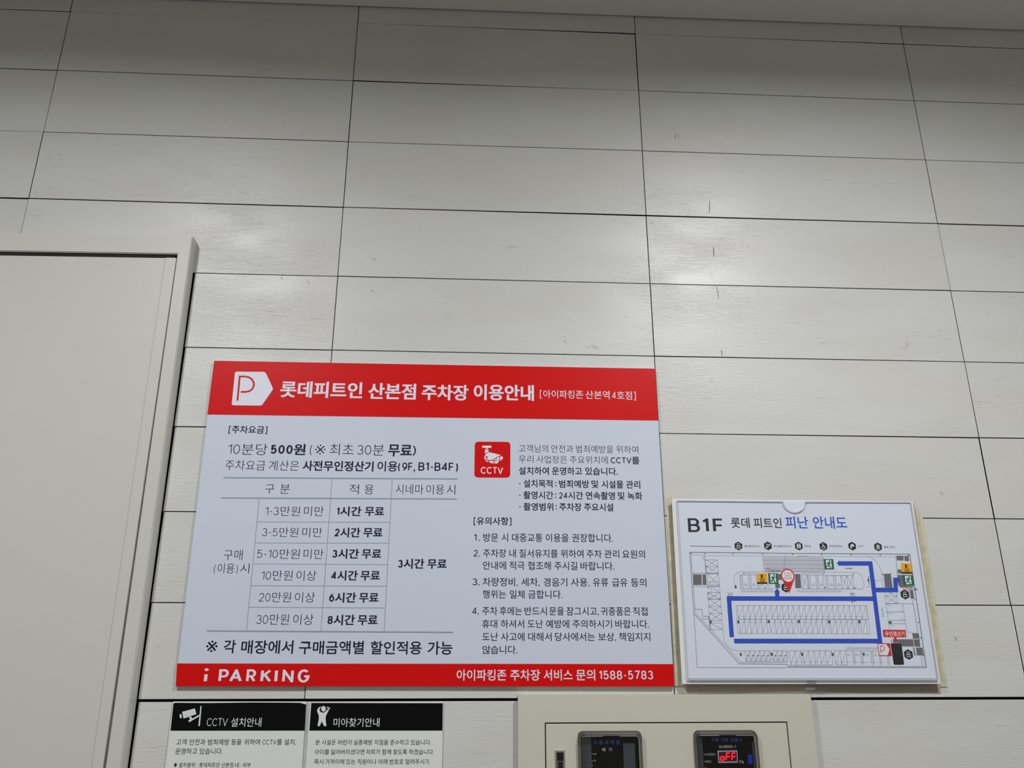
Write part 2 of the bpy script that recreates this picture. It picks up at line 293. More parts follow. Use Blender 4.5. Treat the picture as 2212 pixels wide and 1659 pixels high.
PLAN_LEGEND = [((725.44, 1537.09), [('엘리베이터(E/V)', 0.004, 735.71, 764.02, 1536.82, 4.09)]), ((777.43, 1537.65), [('에스컬레이터(E/S)', 0.004, 787.39, 819.72, 1537.24, 4.2)]),
 ((832.03, 1537.7), [('화장실', 0.004, 842.18, 853.15, 1537.64, 4.0)]), ((875.89, 1537.56), [('장애인화장실', 0.004, 886.01, 908.69, 1537.92, 4.11)]),
 ((927.14, 1538.22), [('정수기', 0.004, 937.38, 948.42, 1538.28, 4.01)]), ((973.27, 1537.23), [('물품 보관소', 0.004, 983.96, 1003.74, 1537.15, 4.12)])]
PLAN_LIFTS = [(1008.54, 1457.12), (999.0, 1359.8), (801.44, 1467.79)]
PLAN_LINES = [(639.06, 1525.94, 847.28, 1525.11, 1.1), (844.46, 1525.31, 1027.8, 1525.15, 1.1), (639.04, 1526.04, 639.25, 1424.09, 0.9), (639.25, 1424.09, 638.41, 1339.5, 0.6),
 (638.41, 1339.5, 789.95, 1338.99, 0.6), (639.7, 1424.09, 709.3, 1345.21, 0.8), (709.3, 1345.21, 790.54, 1344.35, 0.8), (790.54, 1344.35, 791.18, 1340.02, 0.8),
 (642.48, 1425.16, 712.21, 1347.89, 0.5), (712.21, 1347.89, 790.91, 1347.65, 0.5), (790.71, 1339.81, 1026.37, 1339.04, 1.0), (791.34, 1341.46, 1024.45, 1341.12, 0.5),
 (1028.25, 1525.32, 1026.37, 1339.04, 1.3), (1020.63, 1498.71, 1019.94, 1341.33, 0.5), (641.15, 1523.38, 642.11, 1426.23, 0.5), (641.28, 1521.7, 665.41, 1521.32, 0.35),
 (667.55, 1520.59, 845.55, 1519.96, 0.35), (827.2, 1520.49, 1001.64, 1520.15, 0.35), (640.92, 1431.57, 653.34, 1431.6, 0.7), (653.34, 1431.6, 653.17, 1420.5, 0.7),
 (653.17, 1420.5, 664.62, 1419.89, 0.7), (664.62, 1419.89, 664.29, 1398.7, 0.7), (650.38, 1416.24, 664.33, 1416.27, 0.6), (665.08, 1521.32, 665.13, 1513.35, 0.8),
 (665.13, 1513.35, 664.92, 1490.9, 0.8), (660.46, 1521.29, 663.66, 1512.82, 0.4), (664.82, 1520.78, 660.37, 1512.8, 0.3), (665.13, 1513.35, 686.76, 1513.48, 0.45),
 (686.76, 1513.48, 686.71, 1502.16, 0.45), (686.71, 1502.16, 665.79, 1502.05, 0.45), (665.79, 1502.05, 665.13, 1513.35, 0.45), (665.13, 1513.35, 686.71, 1502.16, 0.45),
 (686.76, 1513.48, 665.79, 1502.05, 0.45), (665.79, 1502.05, 686.71, 1502.16, 0.45), (686.71, 1502.16, 686.56, 1491.01, 0.45), (686.56, 1491.01, 665.79, 1490.91, 0.45),
 (665.79, 1490.91, 665.79, 1502.05, 0.45), (665.79, 1502.05, 686.56, 1491.01, 0.45), (686.71, 1502.16, 665.79, 1490.91, 0.45), (667.36, 1489.97, 686.49, 1490.28, 0.45),
 (686.49, 1490.28, 686.22, 1469.81, 0.45), (686.22, 1469.81, 665.83, 1470.35, 0.45), (665.83, 1470.35, 667.36, 1489.97, 0.45), (667.36, 1489.97, 686.22, 1469.81, 0.45),
 (686.49, 1490.28, 665.83, 1470.35, 0.45), (640.69, 1490.57, 687.07, 1490.59, 0.8), (639.68, 1469.0, 686.35, 1468.77, 0.6), (666.35, 1477.11, 686.46, 1476.68, 0.4),
 (668.2, 1472.96, 686.07, 1471.99, 0.3), (671.4, 1468.09, 671.14, 1459.29, 0.4), (672.17, 1468.09, 686.41, 1459.04, 0.4), (686.86, 1468.36, 686.63, 1459.04, 0.4),
 (664.94, 1458.95, 686.41, 1459.04, 0.45), (686.41, 1459.04, 686.81, 1448.21, 0.45), (686.81, 1448.21, 665.17, 1448.14, 0.45), (665.17, 1448.14, 664.94, 1458.95, 0.45),
 (664.94, 1458.95, 686.81, 1448.21, 0.45), (686.41, 1459.04, 665.17, 1448.14, 0.45), (665.48, 1459.13, 686.63, 1459.21, 0.45), (686.63, 1459.21, 686.23, 1447.87, 0.45),
 (686.23, 1447.87, 665.46, 1447.8, 0.45), (665.46, 1447.8, 665.48, 1459.13, 0.45), (665.48, 1459.13, 686.23, 1447.87, 0.45), (686.63, 1459.21, 665.46, 1447.8, 0.45),
 (665.46, 1447.8, 686.23, 1447.87, 0.45), (686.23, 1447.87, 686.35, 1436.38, 0.45), (686.35, 1436.38, 665.42, 1436.32, 0.45), (665.42, 1436.32, 665.46, 1447.8, 0.45),
 (665.46, 1447.8, 686.35, 1436.38, 0.45), (686.23, 1447.87, 665.42, 1436.32, 0.45), (665.42, 1436.32, 686.35, 1436.38, 0.45), (686.35, 1436.38, 686.48, 1425.06, 0.45),
 (686.48, 1425.06, 665.18, 1425.01, 0.45), (665.18, 1425.01, 665.42, 1436.32, 0.45), (665.42, 1436.32, 686.48, 1425.06, 0.45), (686.35, 1436.38, 665.18, 1425.01, 0.45),
 (665.18, 1425.01, 686.48, 1425.06, 0.45), (686.48, 1425.06, 686.39, 1413.8, 0.45), (686.39, 1413.8, 665.45, 1413.45, 0.45), (665.45, 1413.45, 665.18, 1425.01, 0.45),
 (665.18, 1425.01, 686.39, 1413.8, 0.45), (686.48, 1425.06, 665.45, 1413.45, 0.45), (665.36, 1409.61, 686.47, 1409.66, 0.45), (686.47, 1409.66, 686.22, 1399.08, 0.45),
 (686.22, 1399.08, 666.12, 1399.05, 0.45), (666.12, 1399.05, 665.36, 1409.61, 0.45), (665.87, 1409.31, 686.22, 1399.08, 0.45), (664.05, 1420.23, 664.52, 1399.05, 0.8),
 (686.22, 1399.08, 685.93, 1393.06, 0.4), (685.93, 1393.06, 686.81, 1384.56, 0.4), (686.81, 1384.56, 688.92, 1378.09, 0.4), (688.92, 1378.09, 692.71, 1372.63, 0.4),
 (692.71, 1372.63, 697.66, 1368.47, 0.4), (697.66, 1368.47, 703.33, 1366.39, 0.4), (703.33, 1366.39, 709.09, 1365.5, 0.4), (709.09, 1365.5, 720.79, 1365.51, 0.4),
 (714.58, 1438.0, 937.29, 1438.36, 0.45), (714.2, 1415.88, 936.36, 1415.96, 0.45), (714.58, 1438.0, 714.2, 1415.88, 0.45), (724.26, 1438.02, 723.86, 1415.88, 0.45),
 (714.2, 1415.88, 724.26, 1438.02, 0.45), (733.95, 1438.03, 733.52, 1415.89, 0.45), (723.86, 1415.88, 733.95, 1438.03, 0.45), (743.63, 1438.05, 743.18, 1415.89, 0.45),
 (733.52, 1415.89, 743.63, 1438.05, 0.45), (753.31, 1438.06, 752.84, 1415.89, 0.45), (743.18, 1415.89, 753.31, 1438.06, 0.45), (763.0, 1438.08, 762.5, 1415.9, 0.45),
 (752.84, 1415.89, 763.0, 1438.08, 0.45), (772.68, 1438.09, 772.15, 1415.9, 0.45), (762.5, 1415.9, 772.68, 1438.09, 0.45), (782.36, 1438.11, 781.81, 1415.9, 0.45),
 (772.15, 1415.9, 782.36, 1438.11, 0.45), (792.04, 1438.13, 791.47, 1415.91, 0.45), (781.81, 1415.9, 792.04, 1438.13, 0.45), (801.73, 1438.14, 801.13, 1415.91, 0.45),
 (791.47, 1415.91, 801.73, 1438.14, 0.45), (811.41, 1438.16, 810.79, 1415.91, 0.45), (801.13, 1415.91, 811.41, 1438.16, 0.45), (821.09, 1438.17, 820.45, 1415.92, 0.45),
 (810.79, 1415.91, 821.09, 1438.17, 0.45), (830.78, 1438.19, 830.11, 1415.92, 0.45), (820.45, 1415.92, 830.78, 1438.19, 0.45), (840.46, 1438.2, 839.77, 1415.93, 0.45),
 (830.11, 1415.92, 840.46, 1438.2, 0.45), (850.14, 1438.22, 849.43, 1415.93, 0.45), (839.77, 1415.93, 850.14, 1438.22, 0.45), (859.83, 1438.23, 859.09, 1415.93, 0.45),
 (849.43, 1415.93, 859.83, 1438.23, 0.45), (869.51, 1438.25, 868.75, 1415.94, 0.45), (859.09, 1415.93, 869.51, 1438.25, 0.45), (879.19, 1438.27, 878.41, 1415.94, 0.45),
 (868.75, 1415.94, 879.19, 1438.27, 0.45), (888.87, 1438.28, 888.06, 1415.94, 0.45), (878.41, 1415.94, 888.87, 1438.28, 0.45), (898.56, 1438.3, 897.72, 1415.95, 0.45),
 (888.06, 1415.94, 898.56, 1438.3, 0.45), (908.24, 1438.31, 907.38, 1415.95, 0.45), (897.72, 1415.95, 908.24, 1438.31, 0.45), (917.92, 1438.33, 917.04, 1415.95, 0.45),
 (907.38, 1415.95, 917.92, 1438.33, 0.45), (927.61, 1438.34, 926.7, 1415.96, 0.45), (917.04, 1415.95, 927.61, 1438.34, 0.45), (937.29, 1438.36, 936.36, 1415.96, 0.45),
 (926.7, 1415.96, 937.29, 1438.36, 0.45), (715.25, 1415.58, 763.24, 1415.69, 0.45), (715.32, 1392.9, 763.05, 1392.96, 0.45), (715.25, 1415.58, 715.32, 1392.9, 0.45),
 (724.85, 1415.6, 724.87, 1392.91, 0.45), (715.32, 1392.9, 724.85, 1415.6, 0.45), (734.45, 1415.62, 734.41, 1392.92, 0.45), (724.87, 1392.91, 734.45, 1415.62, 0.45),
 (744.04, 1415.65, 743.96, 1392.94, 0.45), (734.41, 1392.92, 744.04, 1415.65, 0.45), (753.64, 1415.67, 753.5, 1392.95, 0.45), (743.96, 1392.94, 753.64, 1415.67, 0.45),
 (763.24, 1415.69, 763.05, 1392.96, 0.45), (753.5, 1392.95, 763.24, 1415.69, 0.45), (767.55, 1415.6, 815.4, 1415.7, 0.45), (767.13, 1392.97, 815.05, 1393.03, 0.45),
 (767.55, 1415.6, 767.13, 1392.97, 0.45), (777.12, 1415.62, 776.71, 1392.98, 0.45), (767.13, 1392.97, 777.12, 1415.62, 0.45), (786.69, 1415.64, 786.3, 1392.99, 0.45),
 (776.71, 1392.98, 786.69, 1415.64, 0.45), (796.26, 1415.66, 795.88, 1393.01, 0.45), (786.3, 1392.99, 796.26, 1415.66, 0.45), (805.83, 1415.68, 805.47, 1393.02, 0.45),
 (795.88, 1393.01, 805.83, 1415.68, 0.45), (815.4, 1415.7, 815.05, 1393.03, 0.45), (805.47, 1393.02, 815.4, 1415.7, 0.45), (819.73, 1415.71, 867.57, 1415.61, 0.45),
 (819.26, 1393.04, 867.69, 1392.8, 0.45), (819.73, 1415.71, 819.26, 1393.04, 0.45), (829.3, 1415.69, 828.95, 1392.99, 0.45), (819.26, 1393.04, 829.3, 1415.69, 0.45),
 (838.87, 1415.67, 838.63, 1392.94, 0.45), (828.95, 1392.99, 838.87, 1415.67, 0.45), (848.43, 1415.65, 848.32, 1392.9, 0.45), (838.63, 1392.94, 848.43, 1415.65, 0.45),
 (858.0, 1415.63, 858.0, 1392.85, 0.45), (848.32, 1392.9, 858.0, 1415.63, 0.45), (867.57, 1415.61, 867.69, 1392.8, 0.45), (858.0, 1392.85, 867.57, 1415.61, 0.45),
 (871.93, 1415.62, 920.34, 1415.52, 0.45), (871.15, 1392.8, 919.65, 1392.87, 0.45), (871.93, 1415.62, 871.15, 1392.8, 0.45), (881.61, 1415.6, 880.85, 1392.81, 0.45),
 (871.15, 1392.8, 881.61, 1415.6, 0.45), (891.29, 1415.58, 890.55, 1392.83, 0.45), (880.85, 1392.81, 891.29, 1415.58, 0.45), (900.98, 1415.56, 900.25, 1392.84, 0.45),
 (890.55, 1392.83, 900.98, 1415.56, 0.45), (910.66, 1415.54, 909.95, 1392.86, 0.45), (900.25, 1392.84, 910.66, 1415.54, 0.45), (920.34, 1415.52, 919.65, 1392.87, 0.45),
 (909.95, 1392.86, 920.34, 1415.52, 0.45), (924.49, 1415.53, 934.33, 1415.55, 0.45), (924.0, 1392.87, 933.75, 1392.58, 0.45), (924.49, 1415.53, 924.0, 1392.87, 0.45),
 (934.33, 1415.55, 933.75, 1392.58, 0.45), (924.0, 1392.87, 934.33, 1415.55, 0.45), (714.58, 1438.0, 712.16, 1437.48, 0.4), (712.16, 1437.48, 711.93, 1432.57, 0.4),
 (711.93, 1432.57, 711.78, 1395.1, 0.4), (711.78, 1395.1, 713.18, 1392.9, 0.4), (713.18, 1392.9, 715.32, 1392.9, 0.4), (937.29, 1438.36, 939.19, 1437.85, 0.4),
 (939.19, 1437.85, 938.04, 1394.41, 0.4), (938.04, 1394.41, 937.34, 1392.59, 0.4), (937.34, 1392.59, 933.75, 1392.58, 0.4), (720.79, 1365.51, 762.91, 1365.72, 0.45),
 (720.88, 1349.43, 762.49, 1349.42, 0.45), (720.79, 1365.51, 720.88, 1349.43, 0.45), (729.21, 1365.55, 729.2, 1349.43, 0.45), (720.88, 1349.43, 729.21, 1365.55, 0.45),
 (737.64, 1365.59, 737.52, 1349.43, 0.45), (729.2, 1349.43, 737.64, 1365.59, 0.45), (746.06, 1365.64, 745.85, 1349.42, 0.45), (737.52, 1349.43, 746.06, 1365.64, 0.45),
 (754.49, 1365.68, 754.17, 1349.42, 0.45), (745.85, 1349.42, 754.49, 1365.68, 0.45), (762.91, 1365.72, 762.49, 1349.42, 0.45), (754.17, 1349.42, 762.91, 1365.72, 0.45),
 (767.48, 1365.52, 792.3, 1365.73, 0.45), (766.87, 1349.62, 791.76, 1349.41, 0.45), (767.48, 1365.52, 766.87, 1349.62, 0.45), (775.75, 1365.59, 775.17, 1349.55, 0.45),
 (766.87, 1349.62, 775.75, 1365.59, 0.45), (784.03, 1365.66, 783.46, 1349.48, 0.45), (775.17, 1349.55, 784.03, 1365.66, 0.45), (792.3, 1365.73, 791.76, 1349.41, 0.45),
 (783.46, 1349.48, 792.3, 1365.73, 0.45), (795.48, 1365.53, 815.32, 1365.73, 0.45), (795.95, 1343.02, 815.15, 1343.3, 0.45), (795.48, 1365.53, 795.95, 1343.02, 0.45),
 (805.4, 1365.63, 805.55, 1343.16, 0.45), (795.95, 1343.02, 805.4, 1365.63, 0.45), (815.32, 1365.73, 815.15, 1343.3, 0.45), (805.55, 1343.16, 815.32, 1365.73, 0.45),
 (819.07, 1365.73, 867.33, 1365.75, 0.45), (818.56, 1343.3, 867.34, 1343.47, 0.45), (819.07, 1365.73, 818.56, 1343.3, 0.45), (828.72, 1365.73, 828.32, 1343.33, 0.45),
 (818.56, 1343.3, 828.72, 1365.73, 0.45), (838.37, 1365.74, 838.07, 1343.37, 0.45), (828.32, 1343.33, 838.37, 1365.74, 0.45), (848.03, 1365.74, 847.83, 1343.4, 0.45),
 (838.07, 1343.37, 848.03, 1365.74, 0.45), (857.68, 1365.75, 857.58, 1343.44, 0.45), (847.83, 1343.4, 857.68, 1365.75, 0.45), (867.33, 1365.75, 867.34, 1343.47, 0.45),
 (857.58, 1343.44, 867.33, 1365.75, 0.45), (872.49, 1365.75, 892.63, 1365.76, 0.45), (872.47, 1343.47, 892.29, 1343.46, 0.45), (872.49, 1365.75, 872.47, 1343.47, 0.45),
 (882.56, 1365.76, 882.38, 1343.46, 0.45), (872.47, 1343.47, 882.56, 1365.76, 0.45), (892.63, 1365.76, 892.29, 1343.46, 0.45), (882.38, 1343.46, 892.63, 1365.76, 0.45),
 (714.08, 1420.55, 717.97, 1420.55, 0.35), (720.56, 1420.55, 724.46, 1420.55, 0.35), (727.05, 1420.54, 730.94, 1420.54, 0.35), (733.53, 1420.54, 737.42, 1420.54, 0.35),
 (740.02, 1420.54, 743.91, 1420.54, 0.35), (746.5, 1420.54, 750.39, 1420.54, 0.35), (752.99, 1420.53, 756.88, 1420.53, 0.35), (759.47, 1420.53, 763.36, 1420.53, 0.35),
 (765.96, 1420.53, 769.85, 1420.53, 0.35), (772.44, 1420.53, 776.33, 1420.52, 0.35), (778.92, 1420.52, 782.81, 1420.52, 0.35), (785.41, 1420.52, 789.3, 1420.52, 0.35),
 (791.89, 1420.52, 795.78, 1420.52, 0.35), (798.38, 1420.52, 802.27, 1420.51, 0.35), (804.86, 1420.51, 808.75, 1420.51, 0.35), (811.35, 1420.51, 815.24, 1420.51, 0.35),
 (817.83, 1420.51, 821.72, 1420.51, 0.35), (824.32, 1420.5, 828.21, 1420.5, 0.35), (830.8, 1420.5, 834.69, 1420.5, 0.35), (837.28, 1420.5, 841.17, 1420.5, 0.35),
 (843.77, 1420.5, 847.66, 1420.5, 0.35), (850.25, 1420.49, 854.14, 1420.49, 0.35), (856.74, 1420.49, 860.63, 1420.49, 0.35), (863.22, 1420.49, 867.11, 1420.49, 0.35),
 (869.71, 1420.49, 873.6, 1420.48, 0.35), (876.19, 1420.48, 880.08, 1420.48, 0.35), (882.67, 1420.48, 886.57, 1420.48, 0.35), (889.16, 1420.48, 893.05, 1420.48, 0.35),
 (895.64, 1420.48, 899.53, 1420.47, 0.35), (902.13, 1420.47, 906.02, 1420.47, 0.35), (908.61, 1420.47, 912.5, 1420.47, 0.35), (915.1, 1420.47, 918.99, 1420.47, 0.35),
 (921.58, 1420.47, 925.47, 1420.46, 0.35), (928.07, 1420.46, 931.96, 1420.46, 0.35), (715.35, 1410.82, 719.17, 1410.82, 0.35), (721.72, 1410.81, 725.55, 1410.81, 0.35),
 (728.1, 1410.81, 731.92, 1410.81, 0.35), (734.47, 1410.8, 738.29, 1410.8, 0.35), (740.84, 1410.8, 744.67, 1410.8, 0.35), (747.22, 1410.79, 751.04, 1410.79, 0.35),
 (753.59, 1410.79, 757.42, 1410.79, 0.35), (759.96, 1410.78, 763.79, 1410.78, 0.35), (766.34, 1410.78, 770.16, 1410.77, 0.35), (772.71, 1410.77, 776.54, 1410.77, 0.35),
 (779.09, 1410.77, 782.91, 1410.76, 0.35), (785.46, 1410.76, 789.28, 1410.76, 0.35), (791.83, 1410.76, 795.66, 1410.75, 0.35), (798.21, 1410.75, 802.03, 1410.75, 0.35),
 (804.58, 1410.75, 808.4, 1410.74, 0.35), (810.95, 1410.74, 814.78, 1410.74, 0.35), (817.33, 1410.74, 821.15, 1410.73, 0.35), (823.7, 1410.73, 827.52, 1410.73, 0.35),
 (830.07, 1410.72, 833.9, 1410.72, 0.35), (836.45, 1410.72, 840.27, 1410.72, 0.35), (842.82, 1410.71, 846.64, 1410.71, 0.35), (849.19, 1410.71, 853.02, 1410.71, 0.35),
 (855.57, 1410.7, 859.39, 1410.7, 0.35), (861.94, 1410.7, 865.77, 1410.7, 0.35), (868.31, 1410.69, 872.14, 1410.69, 0.35), (874.69, 1410.69, 878.51, 1410.68, 0.35),
 (881.06, 1410.68, 884.89, 1410.68, 0.35), (887.44, 1410.68, 891.26, 1410.67, 0.35), (893.81, 1410.67, 897.63, 1410.67, 0.35), (900.18, 1410.67, 904.01, 1410.66, 0.35),
 (906.56, 1410.66, 910.38, 1410.66, 0.35), (912.93, 1410.66, 916.75, 1410.65, 0.35), (919.3, 1410.65, 923.13, 1410.65, 0.35), (925.68, 1410.65, 929.5, 1410.64, 0.35),
 (721.2, 1352.87, 724.23, 1352.87, 0.35), (726.25, 1352.87, 729.28, 1352.87, 0.35), (731.3, 1352.87, 734.34, 1352.87, 0.35), (736.36, 1352.87, 739.39, 1352.87, 0.35),
 (741.41, 1352.87, 744.44, 1352.87, 0.35), (746.46, 1352.87, 749.49, 1352.87, 0.35), (751.51, 1352.87, 754.54, 1352.87, 0.35), (756.56, 1352.86, 759.6, 1352.86, 0.35),
 (761.62, 1352.86, 764.65, 1352.86, 0.35), (766.67, 1352.86, 769.7, 1352.86, 0.35), (771.72, 1352.86, 774.75, 1352.86, 0.35), (776.77, 1352.86, 779.8, 1352.86, 0.35),
 (781.83, 1352.86, 784.86, 1352.86, 0.35), (786.88, 1352.86, 789.91, 1352.86, 0.35), (795.66, 1348.03, 799.08, 1348.02, 0.35), (801.36, 1348.01, 804.77, 1348.0, 0.35),
 (807.05, 1347.99, 810.47, 1347.98, 0.35), (812.74, 1347.98, 816.16, 1347.96, 0.35), (818.44, 1347.96, 821.86, 1347.95, 0.35), (824.14, 1347.94, 827.55, 1347.93, 0.35),
 (829.83, 1347.92, 833.25, 1347.91, 0.35), (835.52, 1347.9, 838.94, 1347.89, 0.35), (841.22, 1347.88, 844.64, 1347.87, 0.35), (846.92, 1347.86, 850.33, 1347.85, 0.35),
 (852.61, 1347.85, 856.03, 1347.84, 0.35), (858.3, 1347.83, 861.72, 1347.82, 0.35), (874.12, 1347.81, 877.54, 1347.79, 0.35), (879.83, 1347.78, 883.25, 1347.77, 0.35),
 (885.54, 1347.76, 888.96, 1347.74, 0.35), (891.24, 1347.73, 894.67, 1347.71, 0.35), (896.95, 1347.7, 900.38, 1347.69, 0.35), (902.66, 1347.68, 906.09, 1347.66, 0.35),
 (908.37, 1347.65, 911.79, 1347.63, 0.35), (914.08, 1347.62, 917.5, 1347.61, 0.35), (919.79, 1347.6, 923.21, 1347.58, 0.35), (925.49, 1347.57, 928.92, 1347.55, 0.35),
 (931.2, 1347.54, 934.63, 1347.53, 0.35), (936.91, 1347.51, 940.33, 1347.5, 0.35), (942.62, 1347.49, 946.04, 1347.47, 0.35), (948.33, 1347.46, 951.75, 1347.44, 0.35),
 (954.03, 1347.43, 957.46, 1347.42, 0.35), (959.74, 1347.41, 963.17, 1347.39, 0.35), (892.63, 1365.76, 947.05, 1364.98, 0.4), (903.06, 1363.26, 906.73, 1364.77, 0.35),
 (903.06, 1360.52, 906.73, 1362.03, 0.35), (903.06, 1357.79, 906.72, 1359.29, 0.35), (903.06, 1355.06, 906.72, 1356.56, 0.35), (903.06, 1352.34, 906.72, 1353.83, 0.35),
 (903.06, 1349.62, 906.71, 1351.11, 0.35), (903.06, 1346.9, 906.71, 1348.39, 0.35), (903.05, 1344.18, 906.71, 1345.67, 0.35), (903.06, 1364.76, 903.05, 1342.96, 0.35),
 (906.73, 1364.77, 906.7, 1342.96, 0.35), (916.65, 1363.26, 920.33, 1364.77, 0.35), (916.64, 1360.52, 920.31, 1362.03, 0.35), (916.63, 1357.79, 920.3, 1359.29, 0.35),
 (916.62, 1355.06, 920.29, 1356.56, 0.35), (916.61, 1352.33, 920.28, 1353.83, 0.35), (916.6, 1349.61, 920.27, 1351.11, 0.35), (916.59, 1346.89, 920.25, 1348.39, 0.35),
 (916.58, 1344.18, 920.24, 1345.67, 0.35), (916.66, 1364.77, 916.58, 1342.96, 0.35), (920.33, 1364.77, 920.23, 1342.95, 0.35), (934.14, 1363.27, 937.83, 1364.77, 0.35),
 (934.12, 1360.53, 937.81, 1362.03, 0.35), (934.1, 1357.79, 937.78, 1359.3, 0.35), (934.08, 1355.06, 937.76, 1356.56, 0.35), (934.06, 1352.33, 937.73, 1353.83, 0.35),
 (934.04, 1349.61, 937.71, 1351.1, 0.35), (934.01, 1346.89, 937.69, 1348.38, 0.35), (933.99, 1344.17, 937.66, 1345.66, 0.35), (934.15, 1364.77, 933.98, 1342.95, 0.35),
 (937.83, 1364.77, 937.64, 1342.94, 0.35), (948.52, 1355.28, 951.34, 1356.81, 0.35), (948.49, 1352.5, 951.31, 1354.03, 0.35), (948.47, 1349.72, 951.29, 1351.25, 0.35),
 (948.44, 1346.95, 951.26, 1348.48, 0.35), (948.41, 1344.18, 951.23, 1345.7, 0.35), (948.54, 1356.81, 948.4, 1342.94, 0.35), (951.34, 1356.81, 951.2, 1342.94, 0.35),
 (962.02, 1355.28, 964.74, 1356.81, 0.35), (961.98, 1352.5, 964.71, 1354.03, 0.35), (961.95, 1349.72, 964.67, 1351.25, 0.35), (961.91, 1346.95, 964.63, 1348.47, 0.35),
 (961.88, 1344.18, 964.59, 1345.7, 0.35), (962.04, 1356.81, 961.86, 1342.93, 0.35), (964.74, 1356.81, 964.55, 1342.93, 0.35), (892.77, 1366.75, 895.29, 1370.25, 0.3),
 (895.04, 1366.75, 897.56, 1370.25, 0.3), (897.31, 1366.76, 899.83, 1370.25, 0.3), (899.58, 1366.76, 902.1, 1370.25, 0.3), (901.85, 1366.76, 904.37, 1370.25, 0.3),
 (904.12, 1366.76, 906.64, 1370.25, 0.3), (906.39, 1366.76, 908.92, 1370.25, 0.3), (908.66, 1366.76, 911.19, 1370.25, 0.3), (910.93, 1366.76, 913.46, 1370.26, 0.3),
 (913.2, 1366.76, 915.74, 1370.26, 0.3), (915.47, 1366.76, 918.01, 1370.26, 0.3), (917.74, 1366.76, 920.29, 1370.26, 0.3), (920.02, 1366.76, 922.56, 1370.26, 0.3),
 (922.29, 1366.76, 924.84, 1370.26, 0.3), (924.56, 1366.77, 927.11, 1370.26, 0.3), (926.84, 1366.77, 929.39, 1370.26, 0.3), (929.11, 1366.77, 931.67, 1370.26, 0.3),
 (931.39, 1366.77, 933.94, 1370.27, 0.3), (933.66, 1366.77, 936.22, 1370.27, 0.3), (935.94, 1366.77, 938.5, 1370.27, 0.3), (938.21, 1366.77, 940.78, 1370.27, 0.3),
 (940.49, 1366.77, 943.05, 1370.27, 0.3), (942.77, 1366.77, 945.33, 1370.27, 0.3), (945.04, 1366.77, 947.61, 1370.27, 0.3), (893.24, 1370.25, 947.84, 1370.27, 0.3),
 (712.82, 1472.63, 712.59, 1479.93, 0.4), (712.59, 1479.93, 714.25, 1486.22, 0.4), (714.25, 1486.22, 717.74, 1490.96, 0.4), (717.74, 1490.96, 723.44, 1493.4, 0.4),
 (723.44, 1493.4, 842.45, 1494.0, 0.4), (824.16, 1494.12, 927.24, 1493.8, 0.4), (927.24, 1493.8, 933.59, 1491.5, 0.4), (933.59, 1491.5, 937.29, 1486.23, 0.4),
 (937.29, 1486.23, 939.02, 1478.86, 0.4), (939.02, 1478.86, 938.74, 1471.5, 0.4), (938.74, 1471.5, 936.81, 1467.3, 0.4), (936.81, 1467.3, 933.27, 1465.72, 0.4),
 (933.27, 1465.72, 923.34, 1465.89, 0.4), (729.24, 1490.91, 752.82, 1490.81, 0.5), (830.7, 1491.41, 870.32, 1491.61, 0.5), (872.08, 1488.03, 922.02, 1488.27, 0.5),
 (722.98, 1488.36, 752.58, 1488.29, 0.45), (723.06, 1465.39, 779.83, 1465.41, 0.45), (770.76, 1472.88, 774.38, 1465.6, 0.4), (765.84, 1467.65, 770.76, 1472.88, 0.4),
 (722.95, 1486.57, 727.56, 1488.17, 0.35), (722.94, 1483.72, 727.54, 1485.31, 0.35), (722.92, 1480.87, 727.53, 1482.46, 0.35), (722.91, 1478.02, 727.51, 1479.61, 0.35),
 (722.89, 1475.18, 727.49, 1476.76, 0.35), (722.88, 1472.34, 727.47, 1473.92, 0.35), (722.86, 1469.5, 727.46, 1471.08, 0.35), (722.85, 1466.67, 727.44, 1468.24, 0.35),
 (722.96, 1488.15, 722.84, 1465.39, 0.35), (727.56, 1488.17, 727.42, 1465.41, 0.35), (737.75, 1486.65, 742.37, 1488.24, 0.35), (737.72, 1483.79, 742.34, 1485.38, 0.35),
 (737.7, 1480.94, 742.31, 1482.53, 0.35), (737.67, 1478.09, 742.28, 1479.67, 0.35), (737.65, 1475.24, 742.26, 1476.83, 0.35), (737.62, 1472.4, 742.23, 1473.98, 0.35),
 (737.6, 1469.56, 742.2, 1471.14, 0.35), (737.57, 1466.73, 742.17, 1468.3, 0.35), (737.76, 1488.22, 737.56, 1465.45, 0.35), (742.37, 1488.24, 742.15, 1465.47, 0.35),
 (752.01, 1486.71, 756.64, 1488.31, 0.35), (751.97, 1483.86, 756.6, 1485.45, 0.35), (751.94, 1481.0, 756.56, 1482.59, 0.35), (751.91, 1478.15, 756.53, 1479.74, 0.35),
 (751.87, 1475.3, 756.49, 1476.89, 0.35), (751.84, 1472.46, 756.45, 1474.04, 0.35), (751.8, 1469.62, 756.42, 1471.2, 0.35), (751.77, 1466.78, 756.38, 1468.36, 0.35),
 (752.03, 1488.29, 751.75, 1465.51, 0.35), (756.64, 1488.31, 756.34, 1465.53, 0.35), (722.98, 1488.36, 723.06, 1465.39, 0.45), (722.62, 1460.62, 724.96, 1464.78, 0.3),
 (724.8, 1460.63, 727.14, 1464.79, 0.3), (726.98, 1460.64, 729.32, 1464.8, 0.3), (729.16, 1460.65, 731.51, 1464.81, 0.3), (731.33, 1460.66, 733.69, 1464.81, 0.3),
 (733.51, 1460.66, 735.87, 1464.82, 0.3), (735.69, 1460.67, 738.05, 1464.83, 0.3), (737.87, 1460.68, 740.23, 1464.84, 0.3), (740.05, 1460.69, 742.41, 1464.85, 0.3),
